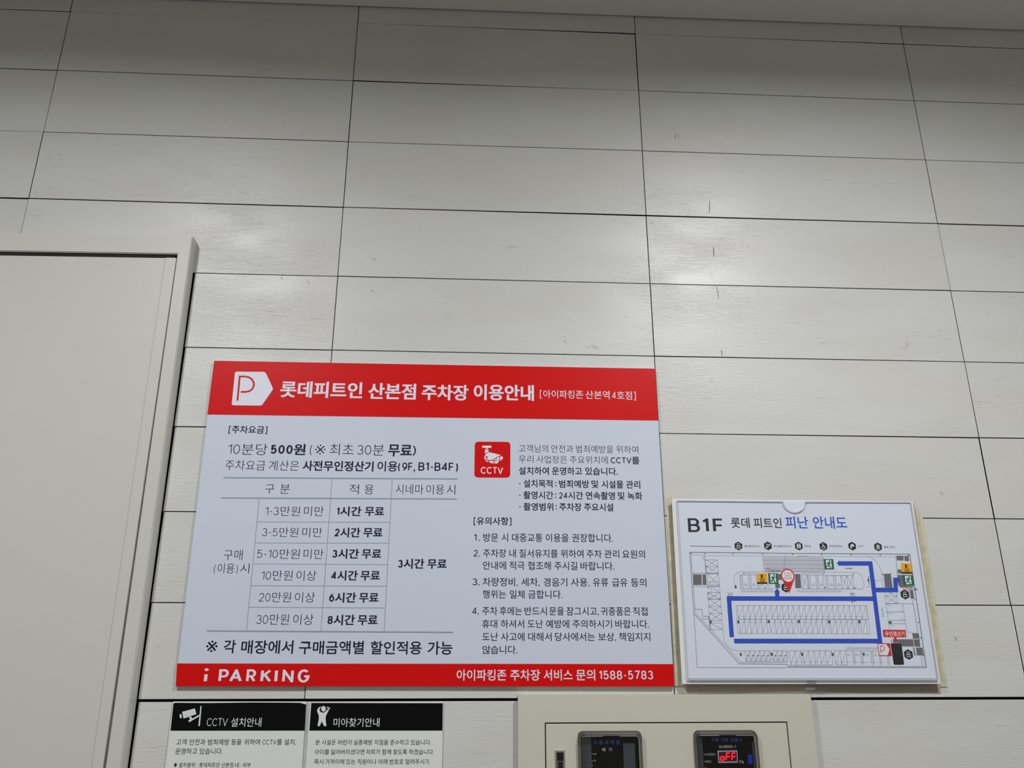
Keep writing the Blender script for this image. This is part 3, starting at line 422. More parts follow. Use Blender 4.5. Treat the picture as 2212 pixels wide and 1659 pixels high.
 (742.23, 1460.7, 744.6, 1464.86, 0.3), (744.41, 1460.71, 746.78, 1464.87, 0.3), (746.59, 1460.71, 748.96, 1464.88, 0.3), (748.77, 1460.72, 751.15, 1464.88, 0.3),
 (750.96, 1460.73, 753.33, 1464.89, 0.3), (753.14, 1460.74, 755.52, 1464.9, 0.3), (755.32, 1460.75, 757.7, 1464.91, 0.3), (757.5, 1460.76, 759.89, 1464.92, 0.3),
 (759.69, 1460.77, 762.07, 1464.93, 0.3), (761.87, 1460.77, 764.26, 1464.94, 0.3), (764.05, 1460.78, 766.44, 1464.95, 0.3), (766.24, 1460.79, 768.63, 1464.95, 0.3),
 (768.42, 1460.8, 770.82, 1464.96, 0.3), (770.61, 1460.81, 773.0, 1464.97, 0.3), (772.79, 1460.82, 775.19, 1464.98, 0.3), (774.98, 1460.82, 777.38, 1464.99, 0.3),
 (777.16, 1460.83, 779.57, 1465.0, 0.3), (723.15, 1460.42, 779.33, 1460.63, 0.3), (830.4, 1488.88, 841.23, 1488.93, 0.45), (841.23, 1488.93, 840.67, 1465.87, 0.45),
 (840.67, 1465.87, 830.23, 1465.83, 0.45), (830.23, 1465.83, 830.4, 1488.88, 0.45), (830.4, 1488.88, 840.67, 1465.87, 0.45), (841.23, 1488.93, 830.23, 1465.83, 0.45),
 (841.15, 1488.3, 869.89, 1488.23, 0.45), (840.67, 1465.87, 923.34, 1465.89, 0.45), (841.61, 1486.36, 846.08, 1487.9, 0.35), (841.53, 1483.6, 845.99, 1485.14, 0.35),
 (841.45, 1480.84, 845.91, 1482.38, 0.35), (841.36, 1478.09, 845.82, 1479.62, 0.35), (841.28, 1475.33, 845.74, 1476.87, 0.35), (841.2, 1472.59, 845.65, 1474.12, 0.35),
 (841.12, 1469.84, 845.57, 1471.37, 0.35), (841.04, 1467.1, 845.48, 1468.63, 0.35), (841.66, 1487.88, 841.0, 1465.87, 0.35), (846.08, 1487.9, 845.4, 1465.89, 0.35),
 (855.65, 1486.43, 860.12, 1487.97, 0.35), (855.56, 1483.66, 860.03, 1485.21, 0.35), (855.47, 1480.9, 859.94, 1482.44, 0.35), (855.38, 1478.15, 859.84, 1479.68, 0.35),
 (855.28, 1475.4, 859.75, 1476.93, 0.35), (855.19, 1472.65, 859.66, 1474.18, 0.35), (855.1, 1469.9, 859.56, 1471.43, 0.35), (855.01, 1467.16, 859.47, 1468.68, 0.35),
 (855.7, 1487.95, 854.97, 1465.92, 0.35), (860.12, 1487.97, 859.38, 1465.94, 0.35), (872.58, 1486.51, 877.07, 1488.05, 0.35), (872.48, 1483.74, 876.96, 1485.29, 0.35),
 (872.38, 1480.98, 876.86, 1482.52, 0.35), (872.27, 1478.22, 876.75, 1479.76, 0.35), (872.17, 1475.47, 876.65, 1477.0, 0.35), (872.07, 1472.72, 876.54, 1474.25, 0.35),
 (871.97, 1469.97, 876.44, 1471.5, 0.35), (871.87, 1467.23, 876.33, 1468.75, 0.35), (872.64, 1488.03, 871.82, 1465.99, 0.35), (877.07, 1488.05, 876.23, 1466.01, 0.35),
 (886.43, 1486.58, 890.93, 1488.12, 0.35), (886.32, 1483.81, 890.81, 1485.35, 0.35), (886.21, 1481.05, 890.7, 1482.59, 0.35), (886.1, 1478.29, 890.58, 1479.82, 0.35),
 (885.98, 1475.53, 890.47, 1477.06, 0.35), (885.87, 1472.78, 890.36, 1474.31, 0.35), (885.76, 1470.03, 890.24, 1471.56, 0.35), (885.65, 1467.28, 890.13, 1468.81, 0.35),
 (886.49, 1488.1, 885.6, 1466.05, 0.35), (890.93, 1488.12, 890.02, 1466.07, 0.35), (868.21, 1488.01, 868.41, 1465.98, 0.45), (899.8, 1488.16, 910.35, 1488.21, 0.45),
 (910.35, 1488.21, 909.89, 1466.15, 0.45), (909.89, 1466.15, 899.62, 1466.1, 0.45), (899.62, 1466.1, 899.8, 1488.16, 0.45), (899.8, 1488.16, 909.89, 1466.15, 0.45),
 (910.35, 1488.21, 899.62, 1466.1, 0.45), (910.35, 1488.21, 921.46, 1488.27, 0.45), (921.46, 1488.27, 920.62, 1466.19, 0.45), (920.62, 1466.19, 909.89, 1466.15, 0.45),
 (909.89, 1466.15, 910.35, 1488.21, 0.45), (910.35, 1488.21, 920.62, 1466.19, 0.45), (921.46, 1488.27, 909.89, 1466.15, 0.45), (820.35, 1461.0, 822.9, 1465.17, 0.3),
 (822.65, 1461.01, 825.21, 1465.18, 0.3), (824.96, 1461.02, 827.52, 1465.19, 0.3), (827.27, 1461.02, 829.83, 1465.2, 0.3), (829.57, 1461.03, 832.14, 1465.21, 0.3),
 (831.88, 1461.04, 834.45, 1465.22, 0.3), (834.19, 1461.05, 836.76, 1465.23, 0.3), (836.5, 1461.06, 839.07, 1465.24, 0.3), (838.81, 1461.07, 841.38, 1465.24, 0.3),
 (841.12, 1461.08, 843.7, 1465.25, 0.3), (843.42, 1461.09, 846.01, 1465.26, 0.3), (845.73, 1461.1, 848.32, 1465.27, 0.3), (848.05, 1461.1, 850.64, 1465.28, 0.3),
 (850.36, 1461.11, 852.95, 1465.29, 0.3), (852.67, 1461.12, 855.26, 1465.3, 0.3), (854.98, 1461.13, 857.58, 1465.31, 0.3), (857.29, 1461.14, 859.89, 1465.32, 0.3),
 (859.6, 1461.15, 862.21, 1465.33, 0.3), (861.92, 1461.16, 864.52, 1465.34, 0.3), (864.23, 1461.17, 866.84, 1465.35, 0.3), (866.54, 1461.18, 869.15, 1465.36, 0.3),
 (868.86, 1461.18, 871.47, 1465.37, 0.3), (871.17, 1461.19, 873.79, 1465.37, 0.3), (873.49, 1461.2, 876.11, 1465.38, 0.3), (875.8, 1461.21, 878.42, 1465.39, 0.3),
 (878.12, 1461.22, 880.74, 1465.4, 0.3), (880.43, 1461.23, 883.06, 1465.41, 0.3), (882.75, 1461.24, 885.38, 1465.42, 0.3), (885.07, 1461.25, 887.7, 1465.43, 0.3),
 (887.38, 1461.26, 890.02, 1465.44, 0.3), (889.7, 1461.26, 892.34, 1465.45, 0.3), (892.02, 1461.27, 894.66, 1465.46, 0.3), (894.34, 1461.28, 896.98, 1465.47, 0.3),
 (896.66, 1461.29, 899.3, 1465.48, 0.3), (820.32, 1460.79, 898.95, 1461.09, 0.3), (766.09, 1513.41, 844.77, 1513.44, 0.3), (843.04, 1513.43, 873.07, 1513.39, 0.3),
 (765.4, 1506.51, 843.94, 1506.52, 0.3), (842.22, 1506.51, 872.19, 1506.46, 0.3), (764.7, 1499.62, 843.12, 1499.62, 0.3), (841.4, 1499.61, 871.32, 1499.55, 0.3),
 (807.81, 1525.4, 800.27, 1497.17, 0.5), (872.62, 1520.44, 872.39, 1493.1, 0.6), (765.92, 1515.01, 765.82, 1511.81, 0.4), (950.71, 1521.45, 957.22, 1519.88, 0.45),
 (957.22, 1519.88, 963.32, 1515.63, 0.45), (963.32, 1515.63, 968.94, 1508.17, 0.45), (968.94, 1508.17, 972.06, 1499.12, 0.45), (972.06, 1499.12, 973.02, 1490.64, 0.45),
 (973.02, 1490.64, 971.57, 1468.49, 0.45), (956.99, 1480.2, 971.46, 1480.27, 0.4), (942.68, 1469.63, 950.97, 1469.45, 0.5), (957.1, 1484.74, 959.65, 1483.17, 0.35),
 (959.65, 1483.17, 958.74, 1469.49, 0.35), (1002.62, 1522.84, 1000.21, 1488.12, 0.7), (975.0, 1491.18, 992.18, 1491.79, 0.5), (973.57, 1468.5, 989.13, 1468.56, 0.4),
 (973.51, 1464.48, 994.61, 1464.57, 0.45), (994.61, 1464.57, 994.08, 1454.11, 0.45), (994.08, 1454.11, 973.03, 1454.04, 0.45), (973.03, 1454.04, 973.51, 1464.48, 0.45),
 (973.51, 1464.48, 994.08, 1454.11, 0.45), (994.61, 1464.57, 973.03, 1454.04, 0.45), (973.03, 1454.04, 994.08, 1454.11, 0.45), (994.08, 1454.11, 993.69, 1442.47, 0.45),
 (993.69, 1442.47, 972.79, 1441.57, 0.45), (972.79, 1441.57, 973.03, 1454.04, 0.45), (973.03, 1454.04, 993.69, 1442.47, 0.45), (994.08, 1454.11, 972.79, 1441.57, 0.45),
 (972.79, 1441.57, 1021.44, 1441.72, 0.5), (972.4, 1428.15, 1002.14, 1428.23, 0.6), (972.29, 1414.5, 1002.15, 1414.57, 0.5), (972.79, 1409.19, 1001.85, 1409.25, 0.5),
 (972.79, 1441.57, 972.61, 1399.53, 0.45), (1002.32, 1441.14, 1001.94, 1395.51, 0.5), (972.79, 1441.57, 980.21, 1438.18, 0.4), (972.32, 1427.63, 981.32, 1423.95, 0.4),
 (996.24, 1430.68, 1002.1, 1428.02, 0.4), (995.48, 1417.52, 1002.15, 1414.57, 0.4), (973.26, 1408.69, 980.9, 1405.03, 0.4), (1021.44, 1441.72, 1022.63, 1395.54, 0.35),
 (1002.89, 1395.31, 1011.1, 1395.32, 0.4), (1023.0, 1355.31, 1023.17, 1343.39, 0.4), (971.97, 1382.64, 974.88, 1383.85, 0.3), (971.79, 1381.43, 974.69, 1382.64, 0.3),
 (971.6, 1380.22, 974.51, 1381.43, 0.3), (971.41, 1379.01, 974.32, 1380.22, 0.3), (971.23, 1377.81, 974.13, 1379.02, 0.3), (734.4, 1472.89, 734.53, 1471.62, 0.4),
 (734.53, 1471.62, 733.84, 1470.46, 0.4), (733.84, 1470.46, 732.6, 1469.83, 0.4), (732.6, 1469.83, 731.28, 1469.99, 0.4), (731.28, 1469.99, 730.38, 1470.87, 0.4),
 (730.38, 1470.87, 730.25, 1472.14, 0.4), (730.25, 1472.14, 730.93, 1473.3, 0.4), (730.93, 1473.3, 732.18, 1473.93, 0.4), (732.54, 1475.84, 732.39, 1471.88, 0.4),
 (732.39, 1471.88, 734.53, 1471.47, 0.4), (748.61, 1472.95, 748.74, 1471.68, 0.4), (748.74, 1471.68, 748.05, 1470.52, 0.4), (748.05, 1470.52, 746.8, 1469.89, 0.4),
 (746.8, 1469.89, 745.48, 1470.05, 0.4), (745.48, 1470.05, 744.58, 1470.93, 0.4), (744.58, 1470.93, 744.45, 1472.2, 0.4), (744.45, 1472.2, 745.14, 1473.37, 0.4),
 (745.14, 1473.37, 746.39, 1473.99, 0.4), (746.76, 1475.91, 746.6, 1471.94, 0.4), (746.6, 1471.94, 748.74, 1471.53, 0.4), (761.89, 1472.81, 761.99, 1471.79, 0.4),
 (761.99, 1471.79, 761.43, 1470.86, 0.4), (761.43, 1470.86, 760.43, 1470.36, 0.4), (760.43, 1470.36, 759.37, 1470.49, 0.4), (759.37, 1470.49, 758.65, 1471.19, 0.4),
 (758.65, 1471.19, 758.55, 1472.21, 0.4), (758.55, 1472.21, 759.11, 1473.14, 0.4), (759.11, 1473.14, 760.11, 1473.64, 0.4), (760.41, 1475.55, 760.27, 1472.0, 0.4),
 (760.27, 1472.0, 761.98, 1471.59, 0.4), (852.54, 1473.4, 852.63, 1472.13, 0.4), (852.63, 1472.13, 851.91, 1470.95, 0.4), (851.91, 1470.95, 850.64, 1470.33, 0.4),
 (850.64, 1470.33, 849.31, 1470.49, 0.4), (849.31, 1470.49, 848.43, 1471.37, 0.4), (848.43, 1471.37, 848.33, 1472.64, 0.4), (848.33, 1472.64, 849.05, 1473.81, 0.4),
 (849.05, 1473.81, 850.33, 1474.44, 0.4), (850.75, 1476.36, 850.48, 1472.38, 0.4), (850.48, 1472.38, 852.63, 1471.97, 0.4), (866.32, 1473.46, 866.42, 1472.18, 0.4),
 (866.42, 1472.18, 865.69, 1471.01, 0.4), (865.69, 1471.01, 864.41, 1470.39, 0.4), (864.41, 1470.39, 863.08, 1470.55, 0.4), (863.08, 1470.55, 862.2, 1471.43, 0.4),
 (862.2, 1471.43, 862.11, 1472.7, 0.4), (862.11, 1472.7, 862.84, 1473.87, 0.4), (862.84, 1473.87, 864.11, 1474.5, 0.4), (864.54, 1476.43, 864.26, 1472.44, 0.4),
 (864.26, 1472.44, 866.42, 1472.03, 0.4), (883.77, 1473.53, 883.86, 1472.26, 0.4), (883.86, 1472.26, 883.12, 1471.09, 0.4), (883.12, 1471.09, 881.84, 1470.46, 0.4),
 (881.84, 1470.46, 880.51, 1470.62, 0.4), (880.51, 1470.62, 879.63, 1471.5, 0.4), (879.63, 1471.5, 879.55, 1472.78, 0.4), (879.55, 1472.78, 880.28, 1473.95, 0.4),
 (880.28, 1473.95, 881.56, 1474.58, 0.4), (882.0, 1476.5, 881.7, 1472.52, 0.4), (881.7, 1472.52, 883.86, 1472.11, 0.4), (897.37, 1473.59, 897.45, 1472.32, 0.4),
 (897.45, 1472.32, 896.71, 1471.14, 0.4), (896.71, 1471.14, 895.43, 1470.52, 0.4), (895.43, 1470.52, 894.1, 1470.68, 0.4), (894.1, 1470.68, 893.22, 1471.56, 0.4),
 (893.22, 1471.56, 893.14, 1472.83, 0.4), (893.14, 1472.83, 893.88, 1474.01, 0.4), (893.88, 1474.01, 895.16, 1474.64, 0.4), (895.6, 1476.56, 895.29, 1472.57, 0.4),
 (895.29, 1472.57, 897.45, 1472.16, 0.4), (898.11, 1360.44, 898.19, 1359.24, 0.4), (898.19, 1359.24, 897.47, 1358.13, 0.4), (897.47, 1358.13, 896.22, 1357.54, 0.4),
 (896.22, 1357.54, 894.92, 1357.7, 0.4), (894.92, 1357.7, 894.07, 1358.54, 0.4), (894.07, 1358.54, 893.99, 1359.74, 0.4), (893.99, 1359.74, 894.71, 1360.85, 0.4),
 (894.71, 1360.85, 895.96, 1361.44, 0.4), (895.9, 1359.69, 896.09, 1359.49, 0.4), (896.09, 1359.49, 898.19, 1359.09, 0.4), (912.65, 1360.45, 912.73, 1359.24, 0.4),
 (912.73, 1359.24, 912.0, 1358.13, 0.4), (912.0, 1358.13, 910.75, 1357.54, 0.4), (910.75, 1357.54, 909.45, 1357.7, 0.4), (909.45, 1357.7, 908.6, 1358.54, 0.4),
 (908.6, 1358.54, 908.53, 1359.75, 0.4), (908.53, 1359.75, 909.25, 1360.86, 0.4), (909.25, 1360.86, 910.5, 1361.45, 0.4), (910.44, 1359.69, 910.63, 1359.49, 0.4),
 (910.63, 1359.49, 912.73, 1359.09, 0.4), (930.13, 1360.45, 930.2, 1359.24, 0.4), (930.2, 1359.24, 929.47, 1358.13, 0.4), (929.47, 1358.13, 928.21, 1357.54, 0.4),
 (928.21, 1357.54, 926.91, 1357.7, 0.4), (926.91, 1357.7, 926.07, 1358.54, 0.4), (926.07, 1358.54, 925.99, 1359.75, 0.4), (925.99, 1359.75, 926.72, 1360.86, 0.4),
 (926.72, 1360.86, 927.98, 1361.45, 0.4), (927.91, 1359.69, 928.1, 1359.49, 0.4), (928.1, 1359.49, 930.2, 1359.1, 0.4), (943.95, 1360.45, 944.02, 1359.24, 0.4),
 (944.02, 1359.24, 943.28, 1358.13, 0.4), (943.28, 1358.13, 942.02, 1357.54, 0.4), (942.02, 1357.54, 940.72, 1357.7, 0.4), (940.72, 1357.7, 939.88, 1358.54, 0.4),
 (939.88, 1358.54, 939.81, 1359.75, 0.4), (939.81, 1359.75, 940.55, 1360.86, 0.4), (940.55, 1360.86, 941.8, 1361.45, 0.4), (941.73, 1359.69, 941.91, 1359.49, 0.4),
 (941.91, 1359.49, 944.02, 1359.1, 0.4)]
PLAN_ROOMS = [[(642.2, 1488.8), (656.91, 1488.87), (656.35, 1471.35), (641.8, 1471.29)], [(658.55, 1488.88), (664.77, 1488.91), (664.28, 1471.38), (657.87, 1471.35)],
 [(790.16, 1490.26), (796.22, 1490.29), (795.46, 1480.31), (789.63, 1480.28)], [(783.45, 1473.77), (791.68, 1473.8), (791.13, 1466.71), (783.03, 1466.68)],
 [(819.93, 1490.41), (828.77, 1490.45), (828.22, 1466.86), (817.78, 1466.82)], [(976.45, 1491.18), (988.96, 1491.24), (988.61, 1468.77), (975.32, 1469.03)],
 [(1003.67, 1522.31), (1016.64, 1522.39), (1015.31, 1514.11), (1003.3, 1514.25)], [(1017.71, 1522.07), (1025.61, 1522.12), (1025.31, 1513.3), (1017.2, 1513.26)],
 [(1002.3, 1499.28), (1009.5, 1498.79), (1008.96, 1491.87), (1001.77, 1492.37)],
 [(1000.23, 1489.71), (1011.42, 1489.76), (1010.23, 1471.8), (1025.75, 1471.34), (1025.32, 1468.71), (1002.48, 1468.62), (999.25, 1472.81)],
 [(1017.87, 1463.96), (1023.99, 1463.98), (1023.98, 1450.39), (1017.8, 1449.85)],
 [(976.02, 1384.15), (1010.87, 1383.88), (1010.64, 1372.51), (989.96, 1372.5), (988.17, 1378.32), (975.66, 1378.31)],
 [(1011.1, 1394.0), (1022.3, 1393.51), (1022.51, 1384.9), (1011.03, 1384.89)], [(1011.96, 1383.88), (1022.34, 1383.89), (1021.5, 1372.31), (1011.48, 1372.31)],
 [(1013.62, 1370.8), (1025.06, 1370.81), (1025.14, 1358.3), (1013.19, 1358.3)], [(1008.81, 1371.3), (1010.9, 1370.8), (1010.94, 1357.8), (1008.77, 1357.8)]]
PLAN_RAMP = [[(765.58, 1519.26), (846.35, 1519.22), (844.69, 1494.23), (765.79, 1494.04)], [(846.2, 1519.43), (872.49, 1519.37), (872.3, 1494.16), (844.63, 1494.23)]]
PLAN_MARKS = [[(711.86, 1413.85), (715.09, 1413.86), (714.97, 1409.0), (711.75, 1409.0)], [(764.19, 1414.47), (767.43, 1414.48), (767.25, 1409.61), (764.01, 1409.6)],
 [(816.13, 1414.58), (819.39, 1414.59), (819.15, 1409.71), (815.9, 1409.71)], [(868.37, 1414.18), (871.64, 1414.19), (871.33, 1409.31), (868.07, 1409.3)],
 [(920.76, 1414.6), (924.03, 1414.61), (923.67, 1409.71), (920.39, 1409.7)], [(711.66, 1362.14), (714.84, 1362.14), (714.72, 1357.41), (711.54, 1357.41)],
 [(763.85, 1362.45), (767.05, 1362.45), (766.87, 1357.7), (763.67, 1357.7)], [(815.68, 1362.46), (818.9, 1362.46), (818.66, 1357.7), (815.45, 1357.7)],
 [(867.73, 1362.17), (870.95, 1362.17), (870.65, 1357.41), (867.43, 1357.41)], [(920.76, 1362.48), (923.99, 1362.48), (923.63, 1357.7), (920.4, 1357.7)],
 [(665.15, 1413.76), (668.37, 1413.76), (668.3, 1408.91), (665.09, 1408.91)], [(639.99, 1525.2), (641.97, 1525.22), (641.84, 1523.41), (639.86, 1523.39)],
 [(665.24, 1524.83), (667.22, 1524.84), (667.08, 1523.03), (665.1, 1523.02)], [(713.7, 1524.6), (715.69, 1524.61), (715.53, 1522.8), (713.54, 1522.79)],
 [(766.2, 1524.39), (768.2, 1524.4), (768.02, 1522.59), (766.02, 1522.57)], [(818.38, 1524.5), (820.38, 1524.51), (820.18, 1522.69), (818.17, 1522.68)],
 [(869.89, 1524.5), (871.9, 1524.51), (871.68, 1522.69), (869.67, 1522.67)], [(922.11, 1524.5), (924.13, 1524.51), (923.88, 1522.68), (921.86, 1522.67)],
 [(974.01, 1524.07), (976.03, 1524.08), (975.76, 1522.25), (973.73, 1522.24)], [(1024.68, 1524.05), (1026.72, 1524.07), (1026.42, 1522.23), (1024.39, 1522.22)],
 [(729.61, 1491.33), (731.58, 1491.34), (731.42, 1489.55), (729.44, 1489.54)], [(869.82, 1491.18), (871.82, 1491.19), (871.59, 1489.4), (869.6, 1489.39)],
 [(921.79, 1491.44), (923.79, 1491.45), (923.54, 1489.65), (921.54, 1489.64)], [(973.23, 1491.27), (975.24, 1491.28), (974.96, 1489.48), (972.95, 1489.47)],
 [(921.05, 1468.49), (923.04, 1468.5), (922.79, 1466.72), (920.8, 1466.71)], [(868.67, 1468.9), (870.65, 1468.91), (870.43, 1467.14), (868.44, 1467.13)],
 [(665.52, 1467.86), (667.48, 1467.87), (667.34, 1466.1), (665.39, 1466.09)], [(1024.0, 1449.84), (1025.99, 1449.85), (1025.7, 1448.08), (1023.7, 1448.07)],
 [(1024.07, 1412.16), (1026.05, 1412.16), (1025.76, 1410.42), (1023.78, 1410.42)], [(1024.1, 1387.23), (1026.07, 1387.23), (1025.78, 1385.51), (1023.81, 1385.51)],
 [(1024.38, 1359.6), (1026.33, 1359.6), (1026.05, 1357.9), (1024.09, 1357.9)], [(764.4, 1468.47), (766.37, 1468.48), (766.19, 1466.71), (764.22, 1466.7)],
 [(712.7, 1471.38), (715.76, 1471.39), (715.81, 1465.88), (712.76, 1465.87)], [(973.15, 1412.97), (978.3, 1412.98), (977.76, 1409.51), (973.05, 1409.5)],
 [(725.54, 1359.48), (727.23, 1357.11), (723.19, 1357.11)], [(733.94, 1359.48), (735.62, 1357.11), (731.59, 1357.11)],
 [(742.34, 1359.48), (744.03, 1357.11), (739.98, 1357.11)], [(750.76, 1359.48), (752.43, 1357.11), (748.39, 1357.11)],
 [(759.17, 1359.48), (760.84, 1357.11), (756.8, 1357.11)], [(772.18, 1359.48), (773.84, 1357.11), (769.79, 1357.11)],
 [(780.5, 1359.48), (782.16, 1357.11), (778.11, 1357.11)], [(788.83, 1359.48), (790.48, 1357.11), (786.43, 1357.11)],
 [(908.74, 1500.92), (916.84, 1500.75), (916.96, 1501.6), (923.69, 1500.36), (916.86, 1499.26), (916.95, 1499.9), (908.59, 1499.85)],
 [(965.21, 1419.91), (964.11, 1419.91), (964.57, 1430.19), (963.91, 1430.18), (964.59, 1436.17), (965.45, 1430.19), (965.01, 1430.19)],
 [(948.8, 1487.34), (949.47, 1487.35), (949.07, 1483.12), (949.11, 1475.75), (948.72, 1471.54), (948.06, 1471.54), (948.38, 1476.79), (945.58, 1480.47),
  (947.82, 1483.64)],
 [(699.41, 1458.77), (702.67, 1458.79), (702.61, 1458.06), (699.35, 1458.05)], [(703.73, 1458.48), (707.86, 1458.5), (707.8, 1457.77), (703.67, 1457.76)],
 [(699.39, 1455.98), (703.08, 1456.0), (703.02, 1455.27), (699.33, 1455.26)], [(704.06, 1456.0), (707.75, 1456.02), (707.68, 1455.29), (703.99, 1455.28)],
 [(699.75, 1453.92), (703.01, 1453.93), (702.94, 1453.21), (699.69, 1453.2)], [(704.64, 1453.94), (707.46, 1453.95), (707.39, 1453.23), (704.57, 1453.22)],
 [(912.72, 1459.37), (915.37, 1459.38), (915.25, 1458.55), (912.6, 1458.54)], [(915.99, 1459.07), (918.19, 1459.08), (918.08, 1458.25), (915.87, 1458.24)],
 [(912.84, 1457.81), (917.69, 1457.83), (917.57, 1456.99), (912.72, 1456.98)], [(917.28, 1458.87), (920.59, 1458.88), (920.48, 1458.05), (917.17, 1458.03)],
 [(912.82, 1455.31), (915.91, 1455.32), (915.8, 1454.49), (912.71, 1454.48)], [(916.9, 1455.33), (920.87, 1455.34), (920.76, 1454.51), (916.79, 1454.49)],
 [(912.79, 1445.52), (915.65, 1445.53), (915.53, 1444.7), (912.67, 1444.69)], [(916.72, 1446.16), (920.91, 1446.17), (920.79, 1445.34), (916.61, 1445.33)],
 [(912.95, 1444.28), (916.25, 1444.29), (916.13, 1443.46), (912.83, 1443.45)]]
PLAN_ROUTES = [([(954.42, 1449.82), (701.03, 1449.39), (700.56, 1387.18)], []),
 ([(703.81, 1380.9), (953.41, 1381.12), (955.39, 1508.89), (900.47, 1508.58)], [(900.55, 1503.89), (895.58, 1508.78), (901.16, 1513.74)]),
 ([(954.7, 1464.27), (993.85, 1464.42), (995.31, 1481.22), (999.53, 1481.24)], [(999.19, 1486.56), (1005.39, 1481.26), (999.86, 1475.92)]),
 ([(784.75, 1450.98), (785.36, 1460.98)], [(779.99, 1460.09), (785.94, 1466.44), (790.32, 1460.13)])]
PLAN_EXITS = [[(772.87, 1491.23), (789.72, 1491.31), (789.27, 1473.79), (772.16, 1473.72)], [(873.38, 1515.85), (890.11, 1515.95), (889.83, 1498.38), (873.16, 1498.29)],
 [(1009.74, 1489.76), (1027.66, 1489.84), (1027.23, 1472.19), (1008.94, 1472.11)]]
PLAN_FIRE_DOORS = [[(753.07, 1491.13), (771.0, 1491.22), (769.97, 1473.71), (752.25, 1473.84)], [(1009.51, 1509.46), (1028.08, 1509.57), (1027.23, 1491.96), (1008.96, 1491.87)]]
PLAN_PIN = [(806.89, 1487.19), (819.02, 1487.25), (806.49, 1458.97)]
PLAN_PIN_TEXT = [('YOU', 0.02, 800.76, 813.45, 1491.61, 3.16, 'caps'), ('ARE', 0.02, 801.38, 812.4, 1487.19, 3.16, 'caps'), ('HERE', 0.02, 799.26, 814.12, 1482.88, 3.36, 'caps')]
PLAN_DOOR_TEXT = [((773.77, 1496.72), ('1', 0.006, 772.88, 774.64, 1496.66, 3.91, 'caps'), [('번', 0.003, 778.58, 782.11, 1495.38, 3.8), ('비상문', 0.003, 782.77, 794.79, 1495.42, 3.8)]),
 ((1010.8, 1466.34), ('2', 0.006, 1009.45, 1012.12, 1466.29, 3.88, 'caps'),
  [('번', 0.003, 1015.94, 1019.5, 1465.8, 3.67), ('비상문', 0.003, 1020.17, 1031.87, 1465.82, 3.67)])]
PLAN_LABEL = [(960.57, 1399.3), (1000.21, 1399.06), (999.6, 1387.1), (960.54, 1387.56)]
PLAN_LABEL_ARROW = [(982.66, 1387.59), (981.99, 1384.06), (984.36, 1383.86), (979.73, 1380.03), (976.3, 1383.85), (977.96, 1384.05), (978.4, 1387.58)]
PLAN_LABEL_TEXT = [('무인정산기', 0.014, 963.71, 997.33, 1392.7, 8.0)]
PLAN_CARD = [[(948.05, 1377.49), (970.09, 1377.5), (970.01, 1357.31), (947.85, 1357.31)],
 [(949.06, 1376.28), (963.36, 1376.09), (967.73, 1367.78), (962.84, 1358.5), (949.05, 1358.8)],
 [(952.09, 1361.79), (952.55, 1373.48), (955.94, 1373.68), (958.63, 1372.08), (959.53, 1369.48), (958.26, 1366.78), (955.46, 1365.48), (952.43, 1365.48)]]
PLAN_MACHINE = [(972.86, 1377.81), (988.09, 1377.82), (989.51, 1376.51), (989.11, 1345.39), (987.53, 1343.61), (972.42, 1343.62), (971.11, 1344.9), (971.0, 1376.3)]
PLAN_RULE = [(640.35, 1536.41, 712.36, 1535.71, 0.9)]
HOLDER_BACK = [(613.81, 1618.5), (1049.29, 1617.79), (1047.54, 1313.45), (611.65, 1313.8)]
HOLDER_PAPER = [(622.22, 1614.91), (1043.5, 1616.08), (1041.8, 1321.38), (620.27, 1321.94)]
HOLDER_NOTCH = [(811.39, 1616.38), (831.57, 1616.57), (829.2, 1595.8), (851.92, 1615.99)]
HOLDER_TAB = [(820.55, 1319.17), (834.97, 1319.15), (834.74, 1313.67), (819.9, 1313.7)]
TAPE_AND_SHADE = [[(615.73, 1315.88), (1053.5, 1315.21), (1051.38, 1298.57), (995.09, 1299.77), (947.44, 1299.15), (868.82, 1301.11), (825.75, 1302.27), (743.5, 1301.01),
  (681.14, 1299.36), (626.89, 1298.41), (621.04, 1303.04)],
 [(822.47, 1307.66), (838.18, 1307.63), (837.7, 1303.68), (821.22, 1303.72)]]
GLUE = [[(606.67, 1623.18), (616.71, 1624.1), (616.89, 1310.17), (602.2, 1310.19)], [(1057.67, 1617.58), (1069.51, 1591.1), (1065.02, 1307.94), (1052.23, 1307.96)]]
SCUFFS = [(733.8, 2227.39, 730.73, 2200.68, 1.6), (732.94, 2122.58, 732.3, 2103.15, 1.9), (732.42, 2036.87, 734.13, 2013.26, 1.3), (730.49, 1904.8, 731.24, 1892.66, 1.5),
 (-106.49, 2036.06, -103.36, 2030.34, 1.4), (-56.58, 2031.54, -52.16, 2020.06, 1.0), (672.0, 2387.39, 672.78, 2369.28, 1.1), (678.72, 2385.37, 680.75, 2371.84, 0.9),
 (63.8, 2079.77, 70.21, 2075.98, 1.2), (63.21, 2013.32, 71.38, 2007.75, 0.9), (1111.09, 1638.28, 1115.24, 1632.41, 1.4), (1091.78, 1389.21, 1094.63, 1382.44, 1.5),
 (611.43, 2174.93, 613.13, 2171.85, 1.6)]
NOTICE_LEFT = [[(-205.4, 1288.83), (3.75, 1288.28), (7.81, 1192.0), (-203.53, 1193.33)],
 [(-204.59, 1285.87), (-201.62, 1287.04), (-150.33, 1286.51), (-83.2, 1287.12), (-19.84, 1286.75), (-4.98, 1286.32), (1.54, 1284.31), (3.84, 1284.7), (4.78, 1245.58),
  (-203.8, 1246.28)]]
